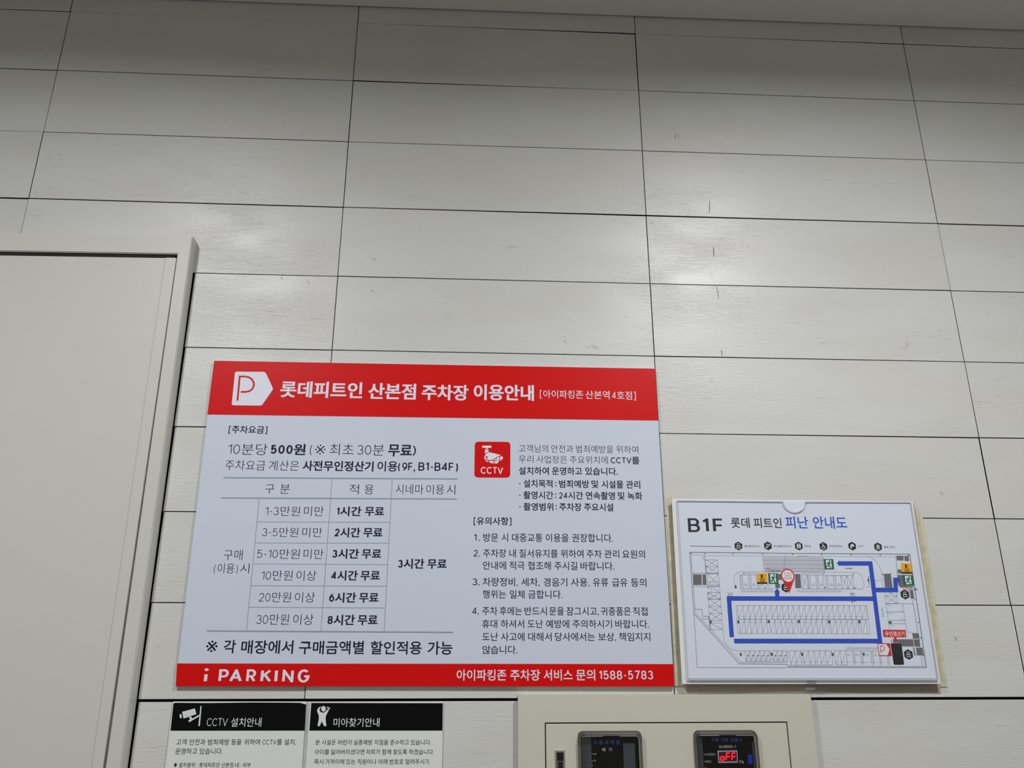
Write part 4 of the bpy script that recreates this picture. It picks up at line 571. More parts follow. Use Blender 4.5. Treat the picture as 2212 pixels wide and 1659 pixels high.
NOTICE_RIGHT = [[(9.77, 1287.27), (222.57, 1286.7), (224.7, 1190.64), (11.74, 1191.97)], [(11.76, 1286.27), (221.75, 1285.3), (222.29, 1244.66), (11.91, 1245.55)]]
NOTICE_LEFT_TEXT = [('heading_lettering', 'notice_white', [('CCTV', -0.005, -149.04, -116.75, 1258.61, 14.04), ('설치안내', 0.003, -111.5, -64.05, 1258.15, 13.08)]),
 ('body_lettering', 'notice_ink',
  [('고객', 0.002, -192.55, -176.89, 1230.03, 8.43), ('안전과', 0.002, -172.36, -148.01, 1229.92, 8.45), ('범죄예방', 0.002, -144.08, -110.98, 1229.76, 8.45),
   ('등을', 0.002, -107.88, -92.12, 1229.62, 8.46), ('위하여', 0.002, -87.56, -63.67, 1229.51, 8.47), ('CCTV를', 0.002, -59.93, -29.32, 1229.35, 8.48),
   ('설치,', 0.002, -25.78, -7.42, 1229.22, 8.49), ('운영하고', 0.002, -192.23, -158.96, 1216.9, 8.57), ('있습니다.', 0.002, -155.25, -119.82, 1216.7, 8.58)]),
 ('detail_lettering', 'notice_ink',
  [('◆', 0.002, -192.08, -187.18, 1197.57, 6.78), ('설치범위', 0.002, -184.53, -159.99, 1197.46, 6.79), (':', 0.002, -157.95, -156.11, 1197.37, 6.8),
   ('롯데피트인', 0.002, -153.44, -122.08, 1197.25, 6.8), ('산본점', 0.002, -119.41, -101.34, 1197.08, 6.81), ('내', 0.002, -98.46, -92.91, 1196.99, 6.81),
   ('·', 0.002, -90.44, -89.41, 1196.96, 6.82), ('외부', 0.002, -86.53, -74.38, 1196.9, 6.82)])]
NOTICE_RIGHT_TEXT = [('heading_lettering', 'notice_white', [('미아찾기안내', 0.003, 49.11, 121.75, 1257.2, 12.97)]),
 ('body_lettering', 'notice_ink',
  [('본', 0.002, 22.92, 29.61, 1228.62, 7.73), ('시설은', 0.002, 32.96, 54.76, 1228.54, 7.73), ('어린이', 0.002, 57.91, 79.53, 1228.41, 7.74),
   ('실종예방', 0.002, 82.69, 112.15, 1228.28, 7.75), ('지침을', 0.002, 115.31, 137.03, 1228.13, 7.76), ('준수하고', 0.002, 140.19, 169.57, 1227.99, 7.77),
   ('있습니다.', 0.002, 172.74, 204.53, 1227.83, 7.78), ('아이를', 0.002, 22.97, 45.3, 1214.72, 7.68), ('잃어버리셨다면', 0.002, 48.23, 100.35, 1214.51, 7.69),
   ('저희가', 0.002, 103.07, 124.91, 1214.29, 7.7), ('함께', 0.002, 128.06, 142.36, 1214.18, 7.71), ('찾도록', 0.002, 145.52, 167.21, 1214.06, 7.71),
   ('하겠습니다.', 0.002, 170.37, 209.65, 1213.88, 7.72), ('즉시', 0.002, 23.05, 37.6, 1200.79, 7.62), ('가까이에', 0.002, 40.51, 69.88, 1200.64, 7.63),
   ('있는', 0.002, 73.0, 87.4, 1200.49, 7.63), ('직원이나', 0.002, 90.53, 120.01, 1200.34, 7.65), ('아래', 0.002, 123.15, 137.4, 1200.2, 7.65),
   ('번호로', 0.002, 140.54, 162.36, 1200.07, 7.66), ('알려주시기', 0.002, 165.51, 202.31, 1199.88, 7.66)])]
NOTICE_CAMERA = [[(-189.63, 1273.64), (-170.27, 1278.69), (-166.91, 1270.24), (-185.85, 1263.86)], [(-193.09, 1269.94), (-190.47, 1270.52), (-188.52, 1265.23), (-191.28, 1264.07)],
 [(-178.0, 1265.78), (-174.61, 1266.94), (-172.55, 1263.81), (-162.44, 1269.44), (-161.75, 1267.29), (-176.06, 1258.76), (-177.84, 1259.74), (-178.02, 1261.1),
  (-175.49, 1262.46)],
 [(-161.94, 1282.2), (-160.27, 1282.2), (-159.33, 1252.87), (-161.62, 1252.88)]]
NOTICE_CHILD = [[(35.35, 1277.47), (35.2, 1275.88), (34.52, 1274.54), (33.42, 1273.64), (32.06, 1273.33), (30.66, 1273.65), (29.43, 1274.55), (28.54, 1275.9), (28.14, 1277.5),
  (28.3, 1279.09), (28.97, 1280.44), (30.07, 1281.34), (31.43, 1281.65), (32.83, 1281.33), (34.07, 1280.42), (34.96, 1279.07)],
 [(21.83, 1274.35), (22.42, 1277.51), (25.6, 1280.28), (27.66, 1281.06), (26.57, 1278.69), (25.51, 1275.92), (27.45, 1272.75), (32.2, 1271.55), (35.83, 1273.91),
  (39.75, 1278.25), (41.08, 1277.46), (37.82, 1269.95), (36.35, 1267.0), (36.33, 1261.69), (38.32, 1252.08), (34.32, 1252.09), (30.61, 1259.16), (27.79, 1252.12),
  (24.42, 1252.13), (25.4, 1261.14), (25.36, 1267.04), (23.36, 1270.99)],
 [(36.28, 1279.25), (37.46, 1280.44), (38.41, 1279.05), (37.22, 1278.06)], [(38.36, 1279.84), (39.57, 1280.63), (40.51, 1279.44), (39.31, 1278.45)],
 [(40.57, 1278.65), (41.8, 1279.24), (42.73, 1278.05), (41.52, 1277.26)]]
CABINET = [[(342.75, 1297.76), (824.44, 1298.09), (822.47, 1188.21), (342.62, 1191.22)], [(386.49, 1255.65), (780.14, 1255.52), (779.09, 1188.48), (386.14, 1190.95)]]
UNIT_OUTLINES = [[(437.01, 1244.02), (541.8, 1244.34), (542.79, 1191.45), (436.11, 1192.12)], [(623.89, 1244.21), (729.13, 1244.53), (729.2, 1190.28), (623.52, 1190.94)]]
UNIT_FACES = [[(459.32, 1235.34), (510.23, 1235.49), (509.52, 1190.39), (458.36, 1190.72)], [(639.12, 1237.21), (718.6, 1237.23), (717.78, 1189.09), (637.6, 1189.59)]]
UNIT_SIDES = [[(444.2, 1235.03), (459.31, 1234.96), (459.12, 1215.2), (443.67, 1215.29)], [(510.26, 1226.32), (529.19, 1226.23), (529.12, 1190.27), (509.52, 1190.39)],
 [(718.03, 1226.84), (724.01, 1226.81), (725.4, 1189.04), (718.2, 1189.08)], [(630.75, 1233.4), (638.57, 1233.36), (637.26, 1189.59), (629.6, 1189.64)]]
UNIT_BLUE = [(710.53, 1208.14), (717.24, 1208.1), (717.23, 1194.83), (710.52, 1194.64)]
UNIT_LEFT_TEXT = [('title_lettering', 'unit_blue', [('수동조작함', 0.005, 462.44, 505.86, 1227.82, 6.39)]), ('mode_lettering', 'unit_grey', [('배기', 0.012, 476.32, 491.98, 1216.89, 5.46)]),
 ('mark_lettering', 'unit_grey', [('◂', 0, 459.4, 461.07, 1210.74, 1.96), ('수동', 0.003, 462.15, 466.91, 1210.8, 3.01)]),
 ('mark_lettering', 'unit_grey', [('◂', 0, 459.08, 460.75, 1200.66, 1.95), ('자동', 0.003, 461.86, 466.19, 1201.47, 2.41)]),
 ('mark_lettering', 'unit_grey', [('◂', 0, 458.89, 460.55, 1194.3, 1.95)])]
UNIT_RIGHT_TEXT = [('title_lettering', 'unit_blue',
  [('자동', 0.008, 653.32, 665.84, 1230.34, 5.83), ('차압', 0.008, 669.24, 680.92, 1230.12, 5.84), ('조절기', 0.008, 684.16, 703.11, 1230.03, 5.84)]),
 ('model_lettering', 'unit_grey', [('ALMD0S-1', 0.008, 664.76, 692.24, 1220.36, 5.35)]),
 ('mark_lettering', 'unit_grey', [('◂', 0, 639.1, 641.47, 1209.22, 2.43), ('수동확인', 0.003, 642.82, 658.06, 1209.16, 3.64)]),
 ('mark_lettering', 'unit_grey', [('◂', 0, 639.15, 641.51, 1198.84, 2.26), ('확인', 0.003, 642.52, 650.54, 1198.73, 3.62)]),
 ('unit_lettering', 'unit_grey', [('Pa', 0.006, 696.61, 703.22, 1198.19, 5.9)]), ('mark_lettering', 'unit_grey', [('◂', 0, 639.75, 642.02, 1190.17, 1.2)])]
DISPLAY = [[(662.0, 1214.73), (694.3, 1214.86), (693.94, 1196.86), (661.95, 1196.67)], [(663.94, 1212.58), (692.67, 1212.81), (692.45, 1199.14), (663.82, 1198.93)]]
LATCH = [(401.82, 1216.2), (416.4, 1216.12), (416.56, 1190.9), (401.42, 1191.0)]
LATCH_KEY = [(405.39, 1200.76), (413.68, 1200.71), (413.83, 1190.92), (405.22, 1190.97)]

# ------------------------------------------------------------------ object helpers
def link_mesh(name, verts, faces, material, parent=None, smooth=False):
    me = bpy.data.meshes.new(name)
    o = bpy.data.objects.new(name, me); C.objects.link(o)
    org = Vector((0, 0, 0))
    if parent is not None:
        org = ORIGIN[parent.name]
        o.parent = parent
    me.from_pydata([tuple(Vector(v) - org) for v in verts], [], faces)
    me.update()
    mats = material if isinstance(material, (list, tuple)) else [material]
    for q in mats: me.materials.append(MAT[q])
    if smooth:
        for p in me.polygons: p.use_smooth = True
    ORIGIN[o.name] = org
    return o
ORIGIN = {}
def thing(name, label, cat, loc, group=None):
    o = bpy.data.objects.new(name, None); C.objects.link(o)
    o.empty_display_size = 0.05
    o.location = loc; o['label'] = label; o['category'] = cat
    if group: o['group'] = group
    ORIGIN[o.name] = Vector(loc)
    return o
def structure(o):
    o['kind'] = 'structure'
    return o

class Flat:
    """Printed shapes lying in one plane parallel to the wall."""
    def __init__(s, y): s.y = y; s.v = []; s.f = []; s.layer = 0
    def poly(s, pts):
        b = len(s.v); y = s.y - 2e-6 * (len(s.f) % 7) - 2e-5 * s.layer; s.v += [(x / 1000, y, z / 1000) for x, z in pts]
        area = sum(pts[i - 1][0] * pts[i][1] - pts[i][0] * pts[i - 1][1] for i in range(len(pts)))
        idx = list(range(b, b + len(pts)))
        s.f.append(idx if area > 0 else idx[::-1])
        return s
    def line(s, x0, z0, x1, z1, w, ext=0.0):
        d = math.hypot(x1 - x0, z1 - z0) or 1
        ux, uz = (x1 - x0) / d, (z1 - z0) / d; nx, nz = -uz * w / 2, ux * w / 2
        x0 -= ux * ext; z0 -= uz * ext; x1 += ux * ext; z1 += uz * ext
        return s.poly([(x0 - nx, z0 - nz), (x1 - nx, z1 - nz), (x1 + nx, z1 + nz), (x0 + nx, z0 + nz)])
    def path(s, pts, w, closed=False):
        for (a, b, c, d) in ribbon(pts, w, closed): s.poly([a, b, c, d])
        return s
    def disc(s, cx, cz, r, n=20, rz=None):
        rz = rz or r
        return s.poly([(cx + r * math.cos(2 * math.pi * k / n), cz + rz * math.sin(2 * math.pi * k / n)) for k in range(n)])
    def ring(s, cx, cz, r, w, n=24):
        return s.path([(cx + r * math.cos(2 * math.pi * k / n), cz + r * math.sin(2 * math.pi * k / n)) for k in range(n)], w, True)
    def text(s, runs):
        for r in runs: set_run(s, *r)
        return s
    def build(s, name, material, parent): return link_mesh(name, s.v, s.f, material, parent)

def ribbon(P, w, closed=False):
    n = len(P); out = []; left = []; right = []
    for i in range(n):
        p = P[i]
        a = P[i - 1] if (i > 0 or closed) else None
        b = P[(i + 1) % n] if (i < n - 1 or closed) else None
        def unit(u, v):
            d = math.hypot(v[0] - u[0], v[1] - u[1]) or 1; return ((v[0] - u[0]) / d, (v[1] - u[1]) / d)
        d1 = unit(a, p) if a else unit(p, b); d2 = unit(p, b) if b else d1
        n1 = (-d1[1], d1[0]); n2 = (-d2[1], d2[0])
        mx, my = n1[0] + n2[0], n1[1] + n2[1]; q = mx * mx + my * my
        if q < 0.04: mx, my = n1; k = 1.0
        else: k = 2.0 / q
        mx *= k * w / 2; my *= k * w / 2
        left.append((p[0] + mx, p[1] + my)); right.append((p[0] - mx, p[1] - my))
    for i in range(n if closed else n - 1):
        j = (i + 1) % n
        out.append((right[i], right[j], left[j], left[i]))
    return out

# ---- lettering: roman letters and digits as strokes, everything else from Blender's own typeface
def arc(cx, cy, rx, ry, a0, a1, n=12):
    return [(cx + rx * math.cos(math.radians(a0 + (a1 - a0) * k / n)), cy + ry * math.sin(math.radians(a0 + (a1 - a0) * k / n))) for k in range(n + 1)]
O_ = lambda cx, cy, rx, ry, n=22: (arc(cx, cy, rx, ry, 90, 450 - 360 / n, n - 1), True)
S = lambda p: (p, False)
ROMAN = {
 '0': (.60, [O_(.5, .5, .5, .5)]), '1': (.34, [S([(0, .80), (1, 1.0), (1, 0)])]),
 '2': (.58, [S(arc(.5, .71, .48, .29, 170, -28) + [(.02, 0), (1, 0)])]),
 '3': (.58, [S(arc(.48, .75, .44, .25, 158, -90, 10) + arc(.48, .255, .52, .255, 85, -160, 12))]),
 '4': (.62, [S([(.76, 0), (.76, 1), (0, .25), (1, .25)])]),
 '5': (.58, [S([(.90, 1), (.16, 1), (.09, .53)] + arc(.48, .325, .52, .325, 140, -155, 14))]),
 '6': (.60, [S([(.80, 1)] + arc(.98, .36, .96, .62, 115, 180, 6)), O_(.5, .33, .5, .33)]),
 '7': (.58, [S([(0, 1), (1, 1), (.33, 0)])]), '8': (.60, [O_(.5, .75, .43, .25), O_(.5, .255, .5, .255)]),
 '9': (.60, [S([(.20, 0)] + arc(.02, .64, .96, .62, -65, 0, 6)), O_(.5, .67, .5, .33)]),
 'A': (.72, [S([(0, 0), (.5, 1), (1, 0)]), S([(.2, .33), (.8, .33)])]),
 'B': (.62, [S([(0, .51), (.5, .51)] + arc(.58, .755, .36, .245, -90, 90, 8) + [(0, 1), (0, 0), (.58, 0)] + arc(.6, .255, .4, .255, -90, 90, 8) + [(.5, .51)])]),
 'C': (.80, [S(arc(.52, .5, .52, .5, 40, 320, 20))]), 'D': (.66, [(arc(.45, .5, .55, .5, -90, 90, 12) + [(0, 1), (0, 0)], True)]),
 'E': (.55, [S([(1, 1), (0, 1), (0, 0), (1, 0)]), S([(0, .52), (.88, .52)])]), 'F': (.55, [S([(1, 1), (0, 1), (0, 0)]), S([(0, .5), (.9, .5)])]),
 'G': (.70, [S(arc(.5, .5, .5, .5, 45, 330, 20) + [(.98, .46), (.55, .46)])]), 'H': (.66, [S([(0, 0), (0, 1)]), S([(1, 0), (1, 1)]), S([(0, .5), (1, .5)])]),
 'I': (.001, [S([(.5, 0), (.5, 1)])]), 'K': (.64, [S([(0, 0), (0, 1)]), S([(.93, 1), (.02, .42)]), S([(.32, .62), (1, 0)])]), 'L': (.5, [S([(0, 1), (0, 0), (1, 0)])]),
 'M': (.78, [S([(0, 0), (0, 1), (.5, .25), (1, 1), (1, 0)])]), 'N': (.68, [S([(0, 0), (0, 1), (1, 0), (1, 1)])]), 'O': (.74, [O_(.5, .5, .5, .5)]),
 'P': (.58, [S([(0, 0), (0, 1), (.55, 1)] + arc(.55, .71, .45, .29, 85, -90, 10) + [(.15, .42)])]),
 'R': (.60, [S([(0, 0), (0, 1), (.55, 1)] + arc(.55, .72, .43, .28, 85, -90, 10) + [(0, .44)]), S([(.5, .44), (1, 0)])]),
 'S': (.58, [S(arc(.5, .755, .46, .245, 25, 265, 10) + arc(.5, .25, .5, .25, 80, -155, 10))]), 'T': (.68, [S([(0, 1), (1, 1)]), S([(.5, 1), (.5, 0)])]),
 'U': (.64, [S([(0, 1), (0, .32)] + arc(.5, .32, .5, .32, 180, 360, 10) + [(1, 1)])]), 'V': (.80, [S([(0, 1), (.5, 0), (1, 1)])]),
 'Y': (.68, [S([(0, 1), (.5, .45), (1, 1)]), S([(.5, .45), (.5, 0)])]), 'a': (.50, [S([(.1, .62), (.3, .72), (.7, .72), (.98, .55), (.98, 0)]), O_(.48, .22, .48, .22, 14)]),
 'i': (.001, [S([(.5, 0), (.5, .66)])]), '-': (.34, [S([(0, .42), (1, .42)])]), '/': (.36, [S([(0, -.05), (1, 1.05)])]),
 '(': (.36, [S(arc(1.1, .42, 1.1, .72, 130, 230, 8))]), ')': (.36, [S(arc(-.1, .42, 1.1, .72, 50, -50, 8))]),
 '[': (.36, [S([(1, 1.1), (0, 1.1), (0, -.22), (1, -.22)])]), ']': (.36, [S([(0, 1.1), (1, 1.1), (1, -.22), (0, -.22)])]),
}
_glyph = {}
def font_glyph(ch, off):
    """Layers of one letter: a list of (points, faces); heavy weights add a second layer that thickens the upright strokes."""
    key = (ch, off)
    if key not in _glyph:
        cu = bpy.data.curves.new('lettering', 'FONT'); cu.body = ch; cu.offset = min(off, .018) - (.009 if ch == '※' else 0); cu.resolution_u = 5
        ob = bpy.data.objects.new('lettering', cu)
        me = bpy.data.meshes.new_from_object(ob)
        v = [(q.co.x, q.co.y) for q in me.vertices]; f = [tuple(p.vertices) for p in me.polygons]
        if ch == '※': v = [(.46 + (x - .318) * 1.5, .375 + (y - .335) * 1.5) for x, y in v]
        d = max(off - .018, 0)
        _glyph[key] = [([(x + e, y) for x, y in v], f) for e in ((0,) if d == 0 else (-d, d))]
        bpy.data.objects.remove(ob); bpy.data.curves.remove(cu); bpy.data.meshes.remove(me)
    return _glyph[key]
CAP = 0.735
def roman_glyph(ch, stem):
    if ch in '.,:·':
        r = stem * .62
        ys = {'.': [r], ',': [r], ':': [.13, .52], '·': [.36]}[ch]
        polys = [[(r - r, y - r), (2 * r, y - r), (2 * r, y + r), (0, y + r)] for y in ys]
        if ch == ',': polys.append([(r * .9, -.0), (2 * r, -.0), (r * .9, -r * 2.4), (0, -r * 2.4)])
        return 2 * r, polys
    if ch == '◂':
        return .4, [[(0, .35), (.4, .1), (.4, .6)]]
    w, strokes = ROMAN[ch]
    W = max(w * CAP, stem); polys = []
    for pts, closed in strokes:
        q = [(stem / 2 + x * (W - stem), stem / 2 + y * (CAP - stem)) for x, y in pts]
        polys += [list(p) for p in ribbon(q, stem, closed)]
    if ch.isalnum():                             # flat tops and feet on pointed letters
        for lim, sgn in ((0.0, 1), (CAP + (1 if ch == 'i' else 0), -1)):
            new = []
            for p in polys:
                out = []
                for i, c_ in enumerate(p):
                    d_ = p[i - 1]; ic, id_ = (c_[1] - lim) * sgn >= -1e-9, (d_[1] - lim) * sgn >= -1e-9
                    if ic != id_:
                        t = (lim - d_[1]) / (c_[1] - d_[1]); out.append((d_[0] + (c_[0] - d_[0]) * t, lim))
                    if ic: out.append(c_)
                if len(out) > 2: new.append(out)
            polys = new
    if ch == 'i':
        r = stem * .66
        polys.append([(W / 2 + r * math.cos(k * math.pi / 6), CAP + stem * .05 + r * math.sin(k * math.pi / 6)) for k in range(12)])
    return W, polys

def set_run(fl, text, weight, x0, x1, zc, h, caps=False):
    """Set one run of text so that its ink spans x0..x1 and its tallest letters are h high, centred on zc."""
    brand = weight == 'brand'
    off = .03 if brand else weight
    stem = .120 if brand else .074 + 2.1 * off
    lo, hi = (0.0, CAP) if caps or brand else (-.078 - max(off, 0), .827 + max(off, 0))
    if text in ('※', '◆'): lo, hi = (-.027 - off, .777 + off) if text == '※' else (-.113, .841)
    if text == '◂': lo, hi = .1, .6
    if text == 'i' and brand: hi = CAP + stem * .7
    pen = 0.0; items = []
    for c in text:
        if c == ' ': pen += .30; continue
        if c in ROMAN or c in '.,:·◂':
            w, polys = roman_glyph(c, stem)
            side = .02 if c in '()' else .022 if c.isalpha() else .055
            items.append((pen + side, polys, 0)); pen += w + 2 * side
        else:
            for k_, (v, f) in enumerate(font_glyph(c, off)):
                items.append((pen, [[v[i] for i in p] for p in f], k_))
            pen += .92 if ord(c) > 0x3000 or c == '※' else .62
    xs = [ox + x for ox, pl, _k in items for p in pl for x, _ in p]
    a, b = min(xs), max(xs); kx = (x1 - x0) / max(b - a, 1e-6); kz = h / (hi - lo)
    if text in '·:': kx = kz
    track = 0.0
    count = sum(1 for i in items if i[2] == 0)
    if kx > 1.25 * kz and count > 1:        # wide setting: open the letter spacing instead of stretching letters
        k2 = 1.18 * kz; track = ((x1 - x0) - (b - a) * k2) / (count - 1); kx = k2
    n_ = -1
    for ox, pl, k_ in items:
        if k_ == 0: n_ += 1
        fl.layer = k_
        for p in pl:
            fl.poly([(x0 + n_ * track + (ox + x - a) * kx, zc + (y - (lo + hi) / 2) * kz) for x, y in p])
    fl.layer = 0

def slab(name, outline, y_front, y_back, material, parent=None, edge=None, bevel=0.0):
    """A flat sheet or board of real thickness with the given outline (mm), front face towards the room."""
    bm = bmesh.new()
    fr = [bm.verts.new((x / 1000, y_front, z / 1000)) for x, z in outline]
    bk = [bm.verts.new((x / 1000, y_back, z / 1000)) for x, z in outline]
    n = len(outline)
    front = bm.faces.new(fr); back = bm.faces.new(bk[::-1])
    for i in range(n):
        f = bm.faces.new((fr[i], bk[i], bk[(i + 1) % n], fr[(i + 1) % n])); f.material_index = 1 if edge else 0
    bmesh.ops.recalc_face_normals(bm, faces=bm.faces[:])
    if bevel:
        bmesh.ops.bevel(bm, geom=[e for e in bm.edges if all(abs(v.co.y - y_front) < 1e-7 for v in e.verts)], offset=bevel, segments=2, affect='EDGES')
    v = [tuple(q.co) for q in bm.verts]; bm.verts.index_update()
    f = [[q.index for q in p.verts] for p in bm.faces]; mi = [p.material_index for p in bm.faces]
    bm.free()
    o = link_mesh(name, v, f, [material] + ([edge] if edge else []), parent)
    for p, k in zip(o.data.polygons, mi): p.material_index = k
    return o
def box_rect(x0, x1, z0, z1): return [(x0, z0), (x1, z0), (x1, z1), (x0, z1)]
def box_mesh(name, lo, hi, material, parent=None):
    return slab(name, box_rect(lo[0] * 1000, hi[0] * 1000, lo[2] * 1000, hi[2] * 1000), lo[1], hi[1], material, parent)
def rounded(quad, r, n=5):
    """Round the corners of a convex outline (mm)."""
    out = []
    for i, p in enumerate(quad):
        a, b = quad[i - 1], quad[(i + 1) % len(quad)]
        def toward(q):
            d = math.hypot(q[0] - p[0], q[1] - p[1]); return (p[0] + (q[0] - p[0]) * r / d, p[1] + (q[1] - p[1]) * r / d)
        s, e = toward(a), toward(b)
        for k in range(n + 1):
            t = k / n
            out.append(((1 - t) ** 2 * s[0] + 2 * t * (1 - t) * p[0] + t * t * e[0], (1 - t) ** 2 * s[1] + 2 * t * (1 - t) * p[1] + t * t * e[1]))
    return out

def triangulated(fl, pts):
    """Fill a concave outline."""
    b = len(fl.v); fl.v += [(x / 1000, fl.y, z / 1000) for x, z in pts]
    for t in tessellate_polygon([[Vector((x, z, 0)) for x, z in pts]]): fl.f.append([b + i for i in t])

# ------------------------------------------------------------------ the room
random.seed(11)
H, W, ZTOP = 0.15, 0.60171, 2.64
ROW_GAP = {0: 1.2, 1: 1.2, 2: 1.1, 3: 2.2, 4: 1.4, 5: 1.4, 6: 1.6, 7: 1.4, 8: 1.5, 9: 4.2}
ROW_SHIFT = {2: 0.0013, 1: 0.0004}
XL, XR, YB = -1.95, 2.35, -3.6
LEAN, LEAN_X = 0.0095, 0.0165
TILT = {-1: (0.0, 0.0), 0: (0.0, 0.0), 1: (0.0, 0.0), 2: (0.0, 0.0)}
def build_planks():
    v, f, mi = [], [], []
    def plank(x0, x1, z0, z1, tz, tx, dy):
        c = 0.0005; b = len(v)
        cx, cz = (x0 + x1) / 2, (z0 + z1) / 2
        def P(x, z, y): return (x, y + dy + math.tan(tz) * (x - cx) + math.tan(tx) * (z - cz), z)
        for (a, e, y) in ((0, 0, 0.0115), (0, 0, c), (c, c, 0.0)):
            for x, z in ((x0 + a, z0 + e), (x1 - a, z0 + e), (x1 - a, z1 - e), (x0 + a, z1 - e)): v.append(P(x, z, y))
        for k in range(2):
            for i in range(4):
                j = (i + 1) % 4; f.append((b + 4 * k + i, b + 4 * k + j, b + 4 * k + 4 + j, b + 4 * k + 4 + i)); mi.append(1 - k)  # plank sides are black: the shade inside the joints is put into their colour
        f.append((b + 8, b + 9, b + 10, b + 11)); mi.append(0)
    for row in range(-1, 17):
        zt = ZTOP - H * row - ROW_GAP.get(row, 1.7) / 2000 + ROW_SHIFT.get(row, 0)
        zb = ZTOP - H * (row + 1) + ROW_GAP.get(row + 1, 1.7) / 2000 + ROW_SHIFT.get(row + 1, 0)
        if row == -1: zt = CEIL + 0.03
        for col in range(-4, 5):
            x0, x1 = col * W + 0.0007, (col + 1) * W - 0.0007
            if x1 < XL or x0 > XR: continue
            x0, x1 = max(x0, XL), min(x1, XR)
            z1, z0 = (ZTOP + 0.0001 if (row, col) == (-1, -1) else zb), (ZTOP - 0.0001 if (row, col) == (0, -1) else zt)
            if row >= 4:                                   # below the door head the planks stop beside the frame
                edge = -0.268 - LEAN * max(zb, 0) + LEAN_X + 0.0022
                if x0 < edge < x1: x0 = edge
                elif x1 < -1.24: pass
                elif x0 < edge:
                    if x0 < -1.2 < x1: x1 = -1.2
                    else: continue
            tz = math.radians(random.uniform(-.18, .18)); tx = math.radians(random.uniform(-.12, .12))
            plank(x0, x1, max(z1, 0.0), z0, tz, tx, random.uniform(0, 0.0003))
    b = len(v)
    v.extend([(XL, 0.0110, 0), (XR, 0.0110, 0), (XR, 0.0110, CEIL + .05), (XL, 0.0110, CEIL + .05), (XL, 0.05, 0), (XR, 0.05, 0), (XR, 0.05, CEIL + .05), (XL, 0.05, CEIL + .05)])
    for q in ((0, 1, 2, 3), (5, 4, 7, 6), (4, 0, 3, 7), (1, 5, 6, 2), (3, 2, 6, 7), (4, 5, 1, 0)): f.append(tuple(b + k for k in q)); mi.append(1)
    for k, (ax, az, bx, bz, w) in enumerate(SCUFFS):        # small scrapes in the paint
        fl = Flat(-0.0012).path([(ax, az), ((ax + bx) / 2 + .3, (az + bz) / 2), (bx, bz)], w * 0.55)
        for q in fl.f: f.append(tuple(len(v) + i for i in q)); mi.append(2)
        v.extend(fl.v)
    o = link_mesh('wall_back', v, f, ['wood', 'gap_black', 'scuff'])
    for p, k in zip(o.data.polygons, mi): p.material_index = k
    return structure(o)
build_planks()
SLOPE = 0.0045
def ceiling():
    y1 = -0.0035
    z = lambda x: CEIL + SLOPE * (x - 0.4)
    v = [(XL, YB, z(XL)), (XR, YB, z(XR)), (XR, y1, z(XR)), (XL, y1, z(XL))]
    v += [(a, b, c + 0.03) for a, b, c in v]
    f = [(3, 2, 1, 0), (4, 5, 6, 7), (0, 1, 5, 4), (1, 2, 6, 5), (2, 3, 7, 6), (3, 0, 4, 7)]
    return structure(link_mesh('ceiling', v, f, 'ceiling_white'))
ceiling()
structure(box_mesh('floor', (XL, YB, -0.05), (XR, 0.0, 0.0), 'floor_tile'))
structure(box_mesh('wall_left', (XL - 0.05, YB, 0.0), (XL, 0.0, CEIL + 0.02), 'plaster'))
structure(box_mesh('wall_right', (XR, YB, 0.0), (XR + 0.05, 0.0, CEIL + 0.02), 'plaster'))
structure(box_mesh('wall_front', (XL, YB - 0.05, 0.0), (XR, YB, CEIL + 0.02), 'plaster'))

# ------------------------------------------------------------------ steel door
FX = -268.0      # outer right edge of the frame (mm)
door = structure(thing('door_1', 'cream painted steel door in a projecting frame at the left', 'door', (-0.73, 0, 0)))
slab('door_frame', [(-1190, 5), (-1158, 5), (-1158, 2061.6), (-290.8, 2061.6), (-290.8, 5), (FX, 5), (FX, 2099.6), (-1190, 2099.6)], -0.0265, -0.0002, 'door_paint', door, bevel=0.0014)
slab('frame_rebate', [(-1158, 5), (-290.9, 5), (-290.9, 2061.5), (-1158, 2061.5)], -0.0040, -0.0004, 'door_dark', door)
slab('head_gap_strip', [(-1157, 2053.8), (-296.5, 2053.8), (-296.5, 2061.4), (-1157, 2061.4)], -0.0225, -0.0042, 'door_dark', door)  # dark strip filling the gap above the door leaf
slab('edge_gap', [(-299, 5), (-290.9, 5), (-290.9, 2050), (-296, 2050)], -0.0236, -0.0042, 'door_gap', door)
slab('edge_strip', [(-312.0, 5), (-296.6, 5), (-294.9, 1210), (-292.3, 2054), (-312.0, 2054)], -0.0254, -0.0238, 'door_paint', door, bevel=0.0006)
slab('leaf_seam', [(-312.38, 5), (-312.02, 5), (-312.02, 2053), (-312.38, 2053)], -0.0243, -0.0238, 'door_paint', door)
slab('door_leaf', [(-1155, 5), (-312.4, 5), (-312.4, 2053.4), (-1155, 2053.4)], -0.0250, -0.0060, 'door_paint', door, bevel=0.0006)
door.rotation_euler = (0, -LEAN, 0)                                  # the frame stands slightly out of plumb
door.location.x += LEAN_X

